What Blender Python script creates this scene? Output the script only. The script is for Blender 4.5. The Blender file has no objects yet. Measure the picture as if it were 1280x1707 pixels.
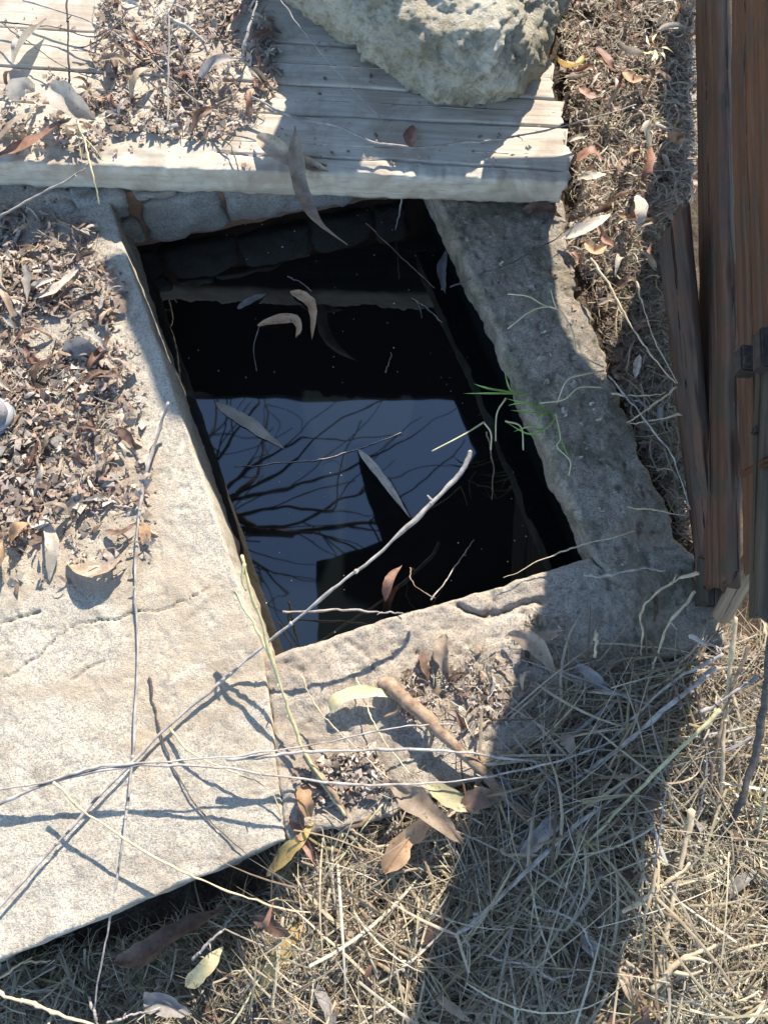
import bpy, bmesh, math, random
import numpy as np
from mathutils import Vector, Matrix

random.seed(7)
rng = np.random.default_rng(11)
SC = bpy.context.scene
COL = SC.collection
R = math.radians

# ------------------------------------------------------------------ camera, world, sun, exposure
CAM_H = 1.30                      # metres above the concrete rim (z = 0)
TILT = R(14.0)                    # away from straight down, towards +Y
FPX = 1233.0                      # focal length in photo pixels (1280 x 1707)
cam_d = bpy.data.cameras.new('camera')
cam = bpy.data.objects.new('camera', cam_d)
COL.objects.link(cam)
cam.location = (0, 0, CAM_H)
cam.rotation_euler = (TILT, 0, 0)
cam_d.sensor_fit = 'VERTICAL'
cam_d.sensor_height = 36.0
cam_d.lens = 36.0 * FPX / 1707.0
cam_d.clip_start = 0.02
cam_d.clip_end = 500.0
SC.camera = cam

SUN_AZ, SUN_EL = R(19.0), R(34.0)
SUN = np.array([math.sin(SUN_AZ) * math.cos(SUN_EL), math.cos(SUN_AZ) * math.cos(SUN_EL), math.sin(SUN_EL)])
world = bpy.data.worlds.new('World')
SC.world = world
world.use_nodes = True
wn = world.node_tree
sky = wn.nodes.new('ShaderNodeTexSky')
sky.sky_type = 'NISHITA'
sky.sun_disc = False
sky.sun_elevation = SUN_EL
sky.sun_rotation = SUN_AZ
sky.air_density = 1.0
sky.dust_density = 0.2
sky.ozone_density = 2.2
bg = wn.nodes['Background']
bg.inputs['Strength'].default_value = 0.15
wn.links.new(sky.outputs[0], bg.inputs[0])
sun_d = bpy.data.lights.new('sun', 'SUN')
sun_d.energy = 3.9
sun_d.angle = R(0.5)
sun_d.color = (1.0, 0.93, 0.83)
sun = bpy.data.objects.new('sun', sun_d)
COL.objects.link(sun)
sun.location = (2, 5, 6)
sun.rotation_euler = Vector(SUN).to_track_quat('Z', 'Y').to_euler()
SC.view_settings.view_transform = 'Standard'
SC.view_settings.look = 'None'
SC.view_settings.gamma = 1.0
SC.view_settings.exposure = 1.68
SC.view_settings.use_curve_mapping = False

WATER_Z = -0.170
PLANK_Z = 0.082

# ------------------------------------------------------------------ measuring helpers
FWD = np.array([0, math.sin(TILT), -math.cos(TILT)])
UPV = np.array([0, math.cos(TILT), math.sin(TILT)])
CAMP = np.array([0, 0, CAM_H])


def ray(px, py):
    return np.array([1.0, 0, 0]) * ((px - 640.0) / FPX) + UPV * ((853.5 - py) / FPX) + FWD


def P(px, py, z=0.0):
    """place in the world, at height z, of something measured in the photograph"""
    d = ray(px, py)
    return CAMP + d * ((z - CAM_H) / d[2])


def to_px(p):
    """photo coordinates of world points, array (..., 3)"""
    q = np.asarray(p, float) - CAMP
    w = q @ FWD
    return np.stack([640 + FPX * q[..., 0] / w, 853.5 - FPX * (q @ UPV) / w], -1)


def in_poly(x, y, poly):
    x = np.asarray(x, float)
    y = np.asarray(y, float)
    c = np.zeros(np.broadcast(x, y).shape, bool)
    n = len(poly)
    for i in range(n):
        x0, y0 = poly[i]
        x1, y1 = poly[(i + 1) % n]
        if y0 == y1:
            continue
        hit = ((y0 > y) != (y1 > y)) & (x < (x1 - x0) * (y - y0) / (y1 - y0) + x0)
        c ^= hit
    return c


def _hash(i, j, k, s):
    n = (i * 374761393 + j * 668265263 + k * 1274126177 + s * 974634821) & 0xFFFFFFFF
    n = ((n ^ (n >> 13)) * 1274126177) & 0xFFFFFFFF
    n = n ^ (n >> 16)
    return (n & 0xFFFF) / 65535.0


def vnoise(x, y, z=0.0, s=0):
    x, y, z = np.broadcast_arrays(np.asarray(x, float), np.asarray(y, float), np.asarray(z, float))
    i, j, k = np.floor(x).astype(np.int64), np.floor(y).astype(np.int64), np.floor(z).astype(np.int64)
    u, v, w = x - i, y - j, z - k
    u, v, w = u * u * (3 - 2 * u), v * v * (3 - 2 * v), w * w * (3 - 2 * w)
    r = 0
    for a in (0, 1):
        for b in (0, 1):
            for c in (0, 1):
                r = r + _hash(i + a, j + b, k + c, s) * (u if a else 1 - u) * (v if b else 1 - v) * (w if c else 1 - w)
    return r * 2 - 1


def fbm(x, y, z=0.0, s=0, o=4):
    r, a = 0, 1.0
    x, y, z = np.asarray(x, float), np.asarray(y, float), np.asarray(z, float)
    for q in range(o):
        r = r + a * vnoise(x, y, z, s + q * 17)
        x, y, z, a = x * 2.03, y * 2.03, z * 2.03, a * 0.5
    return r


def smooth_path(pts, n):
    """Catmull-Rom through pts, n samples evenly in parameter"""
    p = np.asarray(pts, float)
    if len(p) == 2:
        t = np.linspace(0, 1, n)[:, None]
        return p[0] * (1 - t) + p[1] * t
    q = np.vstack([2 * p[0] - p[1], p, 2 * p[-1] - p[-2]])
    t = np.linspace(0, len(p) - 1, n)
    i = np.minimum(t.astype(int), len(p) - 2)
    f = (t - i)[:, None]
    a, b, c, d = q[i], q[i + 1], q[i + 2], q[i + 3]
    return 0.5 * (2 * b + (c - a) * f + (2 * a - 5 * b + 4 * c - d) * f ** 2 + (3 * b - a - 3 * c + d) * f ** 3)


# ------------------------------------------------------------------ linking helpers
def link(o, parent=None):
    COL.objects.link(o)
    if parent is not None:
        o.parent = parent
        o.matrix_parent_inverse = Matrix.Identity(4)
    return o


def new_mesh(name, verts, faces, mat=None, smooth=True, colors=None):
    me = bpy.data.meshes.new(name)
    verts = np.asarray(verts, float)
    if isinstance(faces, np.ndarray):
        nf, k = faces.shape
        me.vertices.add(len(verts))
        me.vertices.foreach_set('co', verts.astype(np.float32).ravel())
        me.loops.add(nf * k)
        me.loops.foreach_set('vertex_index', faces.astype(np.int32).ravel())
        me.polygons.add(nf)
        me.polygons.foreach_set('loop_start', (np.arange(nf) * k).astype(np.int32))
        me.polygons.foreach_set('loop_total', np.full(nf, k, np.int32))
        me.update(calc_edges=True)
    else:
        me.from_pydata(verts.tolist(), [], [list(map(int, f)) for f in faces])
    if smooth:
        me.polygons.foreach_set('use_smooth', np.ones(len(me.polygons), bool))
    if colors is not None:
        a = me.color_attributes.new('tint', 'FLOAT_COLOR', 'POINT')
        c = np.ones((len(verts), 4), np.float32)
        c[:, :3] = colors
        a.data.foreach_set('color', c.ravel())
    me.validate()
    if mat is not None:
        me.materials.append(mat)
    return me


def mesh_obj(name, verts, faces, mat, parent=None, smooth=True, colors=None, origin=None):
    verts = np.asarray(verts, float)
    base = np.zeros(3)
    if parent is not None:
        base = np.array(parent.location)
        if parent.parent is not None:
            base = base + np.array(parent.parent.location)
    if origin is None:
        origin = verts.mean(0)
        origin[2] = verts[:, 2].min()
    origin = np.asarray(origin, float)
    o = bpy.data.objects.new(name, new_mesh(name, verts - origin, faces, mat, smooth, colors))
    o.location = origin - base
    return link(o, parent)


def tag(o, label=None, cat=None, group=None, kind=None):
    if label:
        o['label'] = label
    if cat:
        o['category'] = cat
    if group:
        o['group'] = group
    if kind:
        o['kind'] = kind
    return o


def thing(name, label, cat, loc, group=None):
    o = bpy.data.objects.new(name, None)
    o.empty_display_size = 0.05
    o.location = loc
    link(o)
    return tag(o, label, cat, group)


def grid_faces(nr, nc, closed=False):
    r = np.arange(nr - 1)[:, None]
    c = np.arange(nc if closed else nc - 1)[None, :]
    a = r * nc + c
    b = r * nc + (c + 1) % nc
    return np.stack([a, b, b + nc, a + nc], -1).reshape(-1, 4)


# ------------------------------------------------------------------ materials
def nt(name):
    m = bpy.data.materials.new(name)
    m.use_nodes = True
    t = m.node_tree
    b = t.nodes['Principled BSDF']
    return m, t, b


def N(t, typ, **kw):
    n = t.nodes.new(typ)
    for k, v in kw.items():
        if k in n.inputs:
            n.inputs[k].default_value = v
        else:
            setattr(n, k, v)
    return n


def noise(t, vec, scale, detail=6.0, rough=0.6, dist=0.0):
    n = t.nodes.new('ShaderNodeTexNoise')
    n.inputs['Scale'].default_value = scale
    n.inputs['Detail'].default_value = detail
    n.inputs['Roughness'].default_value = rough
    n.inputs['Distortion'].default_value = dist
    if vec is not None:
        t.links.new(vec, n.inputs['Vector'])
    return n.outputs['Fac']


def ramp(t, fac, stops):
    n = t.nodes.new('ShaderNodeValToRGB')
    e = n.color_ramp.elements
    while len(e) < len(stops):
        e.new(0.5)
    for i, (p, c) in enumerate(stops):
        e[i].position = p
        e[i].color = (c[0], c[1], c[2], 1) if not isinstance(c, (int, float)) else (c, c, c, 1)
    t.links.new(fac, n.inputs[0])
    return n.outputs[0]


def mix(t, fac, a, b, mode='MIX'):
    n = t.nodes.new('ShaderNodeMix')
    n.data_type = 'RGBA'
    n.blend_type = mode
    for i, v in ((0, fac), (6, a), (7, b)):
        if isinstance(v, (int, float)):
            n.inputs[i].default_value = v
        elif isinstance(v, tuple):
            n.inputs[i].default_value = (*v, 1)
        else:
            t.links.new(v, n.inputs[i])
    return n.outputs[2]


def bump(t, b, height, strength=0.5, dist=0.003):
    n = t.nodes.new('ShaderNodeBump')
    n.inputs['Strength'].default_value = strength
    n.inputs['Distance'].default_value = dist
    t.links.new(height, n.inputs['Height'])
    t.links.new(n.outputs[0], b.inputs['Normal'])


def geo_pos(t):
    return t.nodes.new('ShaderNodeNewGeometry').outputs['Position']


def obj_pos(t, scale=(1, 1, 1)):
    c = t.nodes.new('ShaderNodeTexCoord').outputs['Object']
    m = t.nodes.new('ShaderNodeMapping')
    m.inputs['Scale'].default_value = scale
    t.links.new(c, m.inputs['Vector'])
    return m.outputs[0]


def concrete_mat(name, pale, dark, warm, moss=0.0, dirt=0.3):
    m, t, b = nt(name)
    p = geo_pos(t)
    big = noise(t, p, 5.0, 5, 0.6, 0.4)
    mid = noise(t, p, 28.0, 6, 0.65)
    fine = noise(t, p, 260.0, 4, 0.7)
    grit = noise(t, p, 620.0, 2, 0.6)
    c = ramp(t, big, [(0.34, dark), (0.62, pale)])
    c = mix(t, ramp(t, mid, [(0.42, 0.0), (0.72, 0.75)]), c, warm)
    c = mix(t, ramp(t, fine, [(0.38, 0.75), (0.52, 0.0)]), c, tuple(v * 0.42 for v in dark))
    sp = noise(t, p, 75.0, 5, 0.75, 0.6)
    c = mix(t, ramp(t, sp, [(0.36, 0.5), (0.47, 0.0)]), c, tuple(v * 0.5 for v in dark))
    c = mix(t, ramp(t, grit, [(0.60, 0.0), (0.68, 0.55)]), c, tuple(min(v * 1.35, 0.7) for v in pale))
    bl2 = noise(t, p, 2.6, 7, 0.7, 1.2)
    c = mix(t, ramp(t, bl2, [(0.47, 0.0), (0.58, 0.7)]), c, (warm[0] * 0.80, warm[1] * 0.77, warm[2] * 0.72))
    dk = noise(t, p, 36.0, 3, 0.5, 0.2)
    c = mix(t, ramp(t, dk, [(0.70, 0.0), (0.76, 0.55)]), c, (0.13, 0.115, 0.09))
    lc = noise(t, p, 17.0, 6, 0.7, 0.3)
    c = mix(t, ramp(t, lc, [(0.60, 0.0), (0.68, 0.5)]), c, tuple(min(v * 1.2, 0.62) for v in pale))
    st = noise(t, p, 9.0, 8, 0.75, 1.0)
    c = mix(t, ramp(t, st, [(0.5, 0.0), (0.68, dirt)]), c, (0.10, 0.075, 0.052))
    if moss > 0:
        mo = noise(t, p, 13.0, 9, 0.74, 0.8)
        c = mix(t, ramp(t, mo, [(0.46, 0.0), (0.60, moss)]), c, (0.040, 0.046, 0.018))
        li = noise(t, p, 45.0, 5, 0.7)
        c = mix(t, ramp(t, li, [(0.62, 0.0), (0.72, 0.6)]), c, (0.30, 0.29, 0.24))
    t.links.new(c, b.inputs['Base Color'])
    b.inputs['Roughness'].default_value = 0.92
    b.inputs['Specular IOR Level'].default_value = 0.2
    h = mix(t, 0.45, mid, fine)
    h = mix(t, 0.3, h, grit)
    bump(t, b, h, 0.85, 0.006)
    return m


def wood_mat(name, stops, grain=(3, 60, 60), knots=True, spec=0.2, rough=0.85, bd=0.003, blotch=None, crackc=(0.03, 0.025, 0.02)):
    m, t, b = nt(name)
    p = obj_pos(t, grain)
    g1 = noise(t, p, 1.0, 8, 0.7, 0.6)
    p2 = obj_pos(t, tuple(v * 3.2 for v in grain))
    g2 = noise(t, p2, 1.0, 4, 0.6, 0.3)
    c = ramp(t, g1, stops)
    c = mix(t, ramp(t, g2, [(0.30, 0.75 if spec > 0.16 else 0.4), (0.44, 0.0)]), c, crackc)
    bl = noise(t, obj_pos(t), 9.0, 6, 0.65, 0.5)
    if blotch:
        c = mix(t, ramp(t, bl, [(0.48, 0.0), (0.63, blotch[1])]), c, blotch[0])
    t.links.new(c, b.inputs['Base Color'])
    b.inputs['Roughness'].default_value = rough
    b.inputs['Specular IOR Level'].default_value = spec
    bump(t, b, mix(t, 0.5, g1, g2), 0.8, bd)
    return m


def tint_mat(name, rough=0.8, transl=0.25, var=0.35, scale=90.0):
    """colour per blade or flake comes from the mesh attribute; the fleck noise is the dry matter itself"""
    m, t, b = nt(name)
    a = t.nodes.new('ShaderNodeAttribute')
    a.attribute_name = 'tint'
    n = noise(t, geo_pos(t), scale, 4, 0.6)
    c = mix(t, 1.0, a.outputs['Color'], ramp(t, n, [(0.3, 1 - var), (0.7, 1 + 0.0)]), 'MULTIPLY')
    t.links.new(c, b.inputs['Base Color'])
    b.inputs['Roughness'].default_value = rough
    b.inputs['Specular IOR Level'].default_value = 0.25
    if transl > 0:
        tr = t.nodes.new('ShaderNodeBsdfTranslucent')
        t.links.new(c, tr.inputs['Color'])
        ms = t.nodes.new('ShaderNodeMixShader')
        ms.inputs[0].default_value = transl
        out = t.nodes['Material Output']
        t.links.new(b.outputs[0], ms.inputs[1])
        t.links.new(tr.outputs[0], ms.inputs[2])
        t.links.new(ms.outputs[0], out.inputs[0])
    return m


def leaf_mat(name, c1, c2, c3, transl=0.3):
    m, t, b = nt(name)
    p = geo_pos(t)
    inf = t.nodes.new('ShaderNodeObjectInfo')
    n = noise(t, p, 38.0, 6, 0.65)
    n2 = noise(t, p, 210.0, 4, 0.7)
    c = ramp(t, n, [(0.35, c1), (0.55, c2), (0.72, c3)])
    c = mix(t, ramp(t, n2, [(0.28, 0.6), (0.42, 0.0)]), c, tuple(v * 0.3 for v in c1))
    sp = noise(t, p, 95.0, 3, 0.5)
    c = mix(t, ramp(t, sp, [(0.63, 0.0), (0.70, 0.7)]), c, tuple(v * 0.35 for v in c1))
    hs = t.nodes.new('ShaderNodeHueSaturation')
    hs.inputs['Saturation'].default_value = 0.88
    mr = t.nodes.new('ShaderNodeMapRange')
    mr.inputs[3].default_value = 0.7
    mr.inputs[4].default_value = 1.2
    t.links.new(inf.outputs['Random'], mr.inputs[0])
    t.links.new(mr.outputs[0], hs.inputs['Value'])
    t.links.new(c, hs.inputs['Color'])
    c = hs.outputs[0]
    t.links.new(c, b.inputs['Base Color'])
    b.inputs['Roughness'].default_value = 0.6
    b.inputs['Specular IOR Level'].default_value = 0.35
    bump(t, b, n2, 0.4, 0.001)
    tr = t.nodes.new('ShaderNodeBsdfTranslucent')
    t.links.new(c, tr.inputs['Color'])
    ms = t.nodes.new('ShaderNodeMixShader')
    ms.inputs[0].default_value = transl
    out = t.nodes['Material Output']
    t.links.new(b.outputs[0], ms.inputs[1])
    t.links.new(tr.outputs[0], ms.inputs[2])
    t.links.new(ms.outputs[0], out.inputs[0])
    return m


def plain_mat(name, c1, c2, scale=60, rough=0.8, spec=0.3, bd=0.001, metal=0.0):
    m, t, b = nt(name)
    n = noise(t, geo_pos(t), scale, 6, 0.65)
    t.links.new(ramp(t, n, [(0.35, c1), (0.65, c2)]), b.inputs['Base Color'])
    b.inputs['Roughness'].default_value = rough
    b.inputs['Specular IOR Level'].default_value = spec
    b.inputs['Metallic'].default_value = metal
    bump(t, b, n, 0.5, bd)
    return m


M = {}
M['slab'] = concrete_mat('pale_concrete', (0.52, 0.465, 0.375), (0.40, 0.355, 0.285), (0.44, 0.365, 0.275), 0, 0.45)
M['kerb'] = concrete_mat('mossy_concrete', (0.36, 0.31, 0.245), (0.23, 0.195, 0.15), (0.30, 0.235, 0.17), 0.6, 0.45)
M['kerb_front'] = concrete_mat('dusty_concrete', (0.43, 0.375, 0.30), (0.30, 0.255, 0.20), (0.36, 0.29, 0.225), 0, 0.55)
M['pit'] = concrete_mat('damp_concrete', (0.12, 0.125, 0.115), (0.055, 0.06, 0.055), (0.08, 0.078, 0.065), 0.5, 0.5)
M['stone'] = concrete_mat('grey_wall_stone', (0.40, 0.375, 0.325), (0.28, 0.26, 0.225), (0.33, 0.285, 0.23), 0, 0.4)
M['mortar'] = concrete_mat('orange_mortar', (0.30, 0.19, 0.12), (0.20, 0.13, 0.085), (0.34, 0.17, 0.085), 0, 0.2)
M['plank'] = wood_mat('weathered_grey_wood', [(0.24, (0.25, 0.205, 0.155)), (0.42, (0.42, 0.365, 0.285)), (0.66, (0.52, 0.465, 0.38))], (4.0, 60, 60), spec=0.15,
                      blotch=((0.29, 0.225, 0.165), 0.7), crackc=(0.17, 0.135, 0.10), bd=0.0012)
M['gate'] = wood_mat('dark_brown_wood', [(0.30, (0.032, 0.018, 0.012)), (0.52, (0.092, 0.043, 0.025)), (0.72, (0.155, 0.072, 0.038))], (2.0, 45, 45), spec=0.35,
                     rough=0.6, blotch=((0.040, 0.040, 0.026), 0.55))
M['gate_red'] = wood_mat('reddish_brown_wood', [(0.30, (0.045, 0.021, 0.012)), (0.52, (0.115, 0.050, 0.026)), (0.72, (0.190, 0.082, 0.040))], (2.0, 45, 45), spec=0.35,
                         rough=0.6, blotch=((0.05, 0.045, 0.03), 0.45))
M['gate_green'] = wood_mat('green_stained_wood', [(0.30, (0.032, 0.026, 0.019)), (0.52, (0.068, 0.052, 0.037)), (0.72, (0.115, 0.088, 0.062))], (2.0, 45, 45),
                           rough=0.75, blotch=((0.035, 0.036, 0.022), 0.4))
M['gate_pale'] = wood_mat('bare_tan_wood', [(0.30, (0.17, 0.11, 0.065)), (0.52, (0.29, 0.20, 0.12)), (0.72, (0.38, 0.28, 0.18))], (2.0, 60, 60), rough=0.75)
M['iron'] = plain_mat('dark_rusted_iron', (0.018, 0.016, 0.014), (0.06, 0.045, 0.035), 80, 0.7, 0.4)


def rock_mat():
    m, t, b = nt('lichened_rock')
    p = geo_pos(t)
    big = noise(t, p, 7.0, 7, 0.65, 0.5)
    mid = noise(t, p, 32.0, 8, 0.7, 0.3)
    fine = noise(t, p, 190.0, 5, 0.7)
    c = ramp(t, big, [(0.33, (0.24, 0.21, 0.15)), (0.52, (0.38, 0.345, 0.265)), (0.68, (0.50, 0.455, 0.36))])
    c = mix(t, ramp(t, mid, [(0.38, 0.55), (0.52, 0.0)]), c, (0.13, 0.105, 0.06))
    c = mix(t, ramp(t, fine, [(0.34, 0.5), (0.46, 0.0)]), c, (0.10, 0.085, 0.06))
    c = mix(t, ramp(t, mid, [(0.58, 0.0), (0.70, 0.5)]), c, (0.36, 0.355, 0.30))
    t.links.new(c, b.inputs['Base Color'])
    b.inputs['Roughness'].default_value = 0.92
    b.inputs['Specular IOR Level'].default_value = 0.15
    bump(t, b, mix(t, 0.4, mid, fine), 0.9, 0.010)
    return m


M['rock'] = rock_mat()


def soil_mat():
    m, t, b = nt('dry_soil')
    p = geo_pos(t)
    a = noise(t, p, 10, 7, 0.7)
    f = noise(t, p, 150, 6, 0.75)
    c = ramp(t, a, [(0.35, (0.055, 0.040, 0.030)), (0.65, (0.15, 0.115, 0.085))])
    c = mix(t, ramp(t, f, [(0.4, 0.7), (0.55, 0.0)]), c, (0.03, 0.022, 0.017))
    c = mix(t, ramp(t, f, [(0.60, 0.0), (0.68, 0.7)]), c, (0.26, 0.21, 0.15))
    t.links.new(c, b.inputs['Base Color'])
    b.inputs['Roughness'].default_value = 0.95
    b.inputs['Specular IOR Level'].default_value = 0.1
    bump(t, b, mix(t, 0.5, a, f), 1.0, 0.01)
    return m


M['soil'] = soil_mat()


def water_mat():
    m, t, b = nt('still_dark_water')
    b.inputs['Base Color'].default_value = (0.0035, 0.0050, 0.0055, 1)
    b.inputs['Roughness'].default_value = 0.022
    b.inputs['IOR'].default_value = 1.6
    b.inputs['Specular IOR Level'].default_value = 0.72
    n = noise(t, geo_pos(t), 7.0, 2, 0.5)
    bump(t, b, n, 0.035, 0.01)
    return m


M['water'] = water_mat()
M['tint'] = tint_mat('dry_grass')
M['flake'] = tint_mat('leaf_crumbs', 0.8, 0.15, 0.5, 160)
M['leaf_tan'] = leaf_mat('tan_leaf', (0.25, 0.17, 0.105), (0.38, 0.28, 0.185), (0.46, 0.36, 0.26))
M['leaf_pale'] = leaf_mat('pale_leaf', (0.40, 0.33, 0.24), (0.52, 0.44, 0.34), (0.60, 0.53, 0.43))
M['leaf_brown'] = leaf_mat('brown_leaf', (0.10, 0.055, 0.035), (0.19, 0.105, 0.065), (0.27, 0.165, 0.105))
M['leaf_red'] = leaf_mat('russet_leaf', (0.19, 0.085, 0.05), (0.30, 0.145, 0.085), (0.40, 0.22, 0.13))
M['leaf_orange'] = leaf_mat('orange_leaf', (0.36, 0.19, 0.08), (0.48, 0.27, 0.12), (0.55, 0.36, 0.19))
M['leaf_yellow'] = leaf_mat('yellow_leaf', (0.44, 0.37, 0.17), (0.54, 0.47, 0.25), (0.58, 0.52, 0.33))
M['leaf_gold'] = leaf_mat('golden_leaf', (0.40, 0.24, 0.05), (0.54, 0.35, 0.08), (0.60, 0.43, 0.16))
M['leaf_float_bright'] = leaf_mat('brightened_orange_leaf', (0.52, 0.26, 0.11), (0.66, 0.37, 0.17), (0.70, 0.48, 0.28), 0.1)  # orange leaf with its colour brightened to offset the shade in the pit
M['leaf_grey'] = leaf_mat('grey_leaf', (0.22, 0.195, 0.175), (0.32, 0.285, 0.255), (0.40, 0.36, 0.33))
M['twig_grey'] = plain_mat('grey_twig', (0.17, 0.145, 0.125), (0.42, 0.375, 0.33), 45)
M['twig_dark'] = plain_mat('dark_twig', (0.05, 0.043, 0.038), (0.11, 0.092, 0.08), 120)
M['twig_tan'] = plain_mat('tan_twig', (0.34, 0.25, 0.15), (0.52, 0.41, 0.27), 120, 0.6)
M['twig_brown'] = plain_mat('brown_stem', (0.13, 0.085, 0.055), (0.33, 0.235, 0.16), 55, 0.85, 0.2, 0.004)
M['stalk_olive'] = plain_mat('olive_stalk', (0.30, 0.27, 0.14), (0.45, 0.40, 0.23), 90, 0.55)
M['green'] = plain_mat('fresh_grass', (0.20, 0.32, 0.07), (0.32, 0.45, 0.12), 60, 0.5)
M['straw'] = plain_mat('straw_stem', (0.42, 0.37, 0.20), (0.56, 0.50, 0.31), 60, 0.55)
M['bark'] = plain_mat('tree_bark', (0.05, 0.042, 0.035), (0.11, 0.095, 0.08), 12, 0.9, 0.2, 0.01)
M['rubber'] = plain_mat('grey_rubber', (0.20, 0.20, 0.21), (0.28, 0.28, 0.29), 40, 0.45, 0.5)
M['shoe'] = plain_mat('grey_mesh_fabric', (0.16, 0.15, 0.16), (0.27, 0.26, 0.27), 300, 0.8)
M['blocker_sheet'] = plain_mat('dark_blocker_sheet', (0.018, 0.016, 0.014), (0.035, 0.031, 0.027), 8, 0.9)  # dark tone of the sheet added overhead
M['foam'] = plain_mat('floating_fleck', (0.35, 0.34, 0.30), (0.55, 0.53, 0.48), 60)

# ------------------------------------------------------------------ outlines measured in the photograph
PIT = [P(150, 240)[:2], P(440, 1094)[:2], P(986, 926)[:2], P(690, 250)[:2]]
SLAB_L = [P(-170, 300), P(-170, 900), P(-170, 1300), P(-170, 1672)]
SLAB_R = [P(170, 300), P(200, 388), P(306, 700), P(440, 1094), P(476, 1402)]
KERB_IN = [P(704, 285), P(722, 330), P(845, 592), P(900, 722), P(986, 926), P(1042, 1000), P(1085, 1105)]
KERB_OUT = [P(925, 285), P(932, 340), P(962, 480), P(1022, 622), P(1072, 760), P(1150, 920), P(1215, 1075)]
FRONT_IN = [P(438, 1098), P(600, 1046), P(800, 985), P(985, 928), P(1054, 1000)]
FRONT_OUT = [P(473, 1399), P(640, 1370), P(850, 1270), P(1010, 1150), P(1095, 1100)]


# ------------------------------------------------------------------ ground
def ground_h(x, y):
    x = np.asarray(x, float)
    y = np.asarray(y, float)
    h = -0.050 + 0.014 * fbm(x * 4, y * 4, 0, 3) + 0.006 * fbm(x * 22, y * 22, 0, 5)
    # hollow in front of the pale slab
    a, b = P(470, 1440)[:2], P(395, 1707)[:2]
    n = np.array([-(b - a)[1], (b - a)[0]])
    n = n / np.hypot(*n)
    if n[0] > 0:
        n = -n
    s = (x - a[0]) * n[0] + (y - a[1]) * n[1]
    k = np.clip((s + 0.07) / 0.12, 0, 1)
    k = k * k * (3 - 2 * k)
    k = k * np.clip((0.05 - y) / 0.10, 0, 1)
    return h * (1 - k) + (-0.235 + 0.025 * fbm(x * 6, y * 6, 0, 9)) * k


def axis(lo, hi, step, far):
    core = np.arange(lo, hi + 1e-6, step)
    g = step * 1.25 ** np.arange(1, 200)
    g = np.cumsum(g)
    g = g[g < far]
    return np.concatenate([(lo - g)[::-1], core, hi + g])


gx, gy = axis(-1.2, 1.2, 0.010, 90), axis(-0.95, 1.95, 0.010, 90)
GX, GY = np.meshgrid(gx, gy)
GZ = ground_h(GX, GY)
slab_poly = [tuple(p[:2]) for p in SLAB_L] + [tuple(p[:2]) for p in SLAB_R[::-1]]
kerb_poly = [tuple(p[:2]) for p in KERB_IN] + [tuple(p[:2]) for p in KERB_OUT[::-1]]
front_poly = [tuple(p[:2]) for p in FRONT_IN] + [tuple(p[:2]) for p in FRONT_OUT[::-1]]
GZ = np.where(in_poly(GX, GY, slab_poly), np.minimum(GZ, -0.32), GZ)
GZ = np.where(in_poly(GX, GY, kerb_poly) | in_poly(GX, GY, front_poly), np.minimum(GZ, -0.10), GZ)
pcen = np.mean(PIT, axis=0)
GZ = np.where(in_poly(GX, GY, [tuple(pcen + (p - pcen) * 1.22) for p in PIT]), -1.05, GZ)
back_pit = [tuple(P(110, 330)[:2]), tuple(P(60, 150)[:2]), tuple(P(760, 130)[:2]), tuple(P(740, 330)[:2])]
GZ = np.where(in_poly(GX, GY, back_pit), -1.05, GZ)
ground = mesh_obj('ground', np.stack([GX, GY, GZ], -1).reshape(-1, 3), grid_faces(len(gy), len(gx)), M['soil'], origin=(0, 0, 0))
tag(ground, kind='structure')


# ------------------------------------------------------------------ water
wq = [P(90, 60, 0)[:2], P(360, 1130, 0)[:2], P(1080, 940, 0)[:2], P(800, 60, 0)[:2]]
nw = 40
u = np.linspace(0, 1, nw)
A, B, Cc, D = [np.array(q) for q in wq]
WV = []
for t_ in u:
    l, r_ = A * (1 - t_) + B * t_, D * (1 - t_) + Cc * t_
    for s_ in u:
        q = l * (1 - s_) + r_ * s_
        WV.append((q[0], q[1], WATER_Z))
water = mesh_obj('water', WV, grid_faces(nw, nw)[:, ::-1], M['water'])
tag(water, kind='structure')


# ------------------------------------------------------------------ concrete blocks
def dist_poly(x, y, pts):
    d = np.full(x.shape, 9.0)
    for (x0, y0), (x1, y1) in zip(pts[:-1], pts[1:]):
        vx, vy = x1 - x0, y1 - y0
        t = np.clip(((x - x0) * vx + (y - y0) * vy) / (vx * vx + vy * vy), 0, 1)
        d = np.minimum(d, np.hypot(x - x0 - t * vx, y - y0 - t * vy))
    return d


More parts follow.
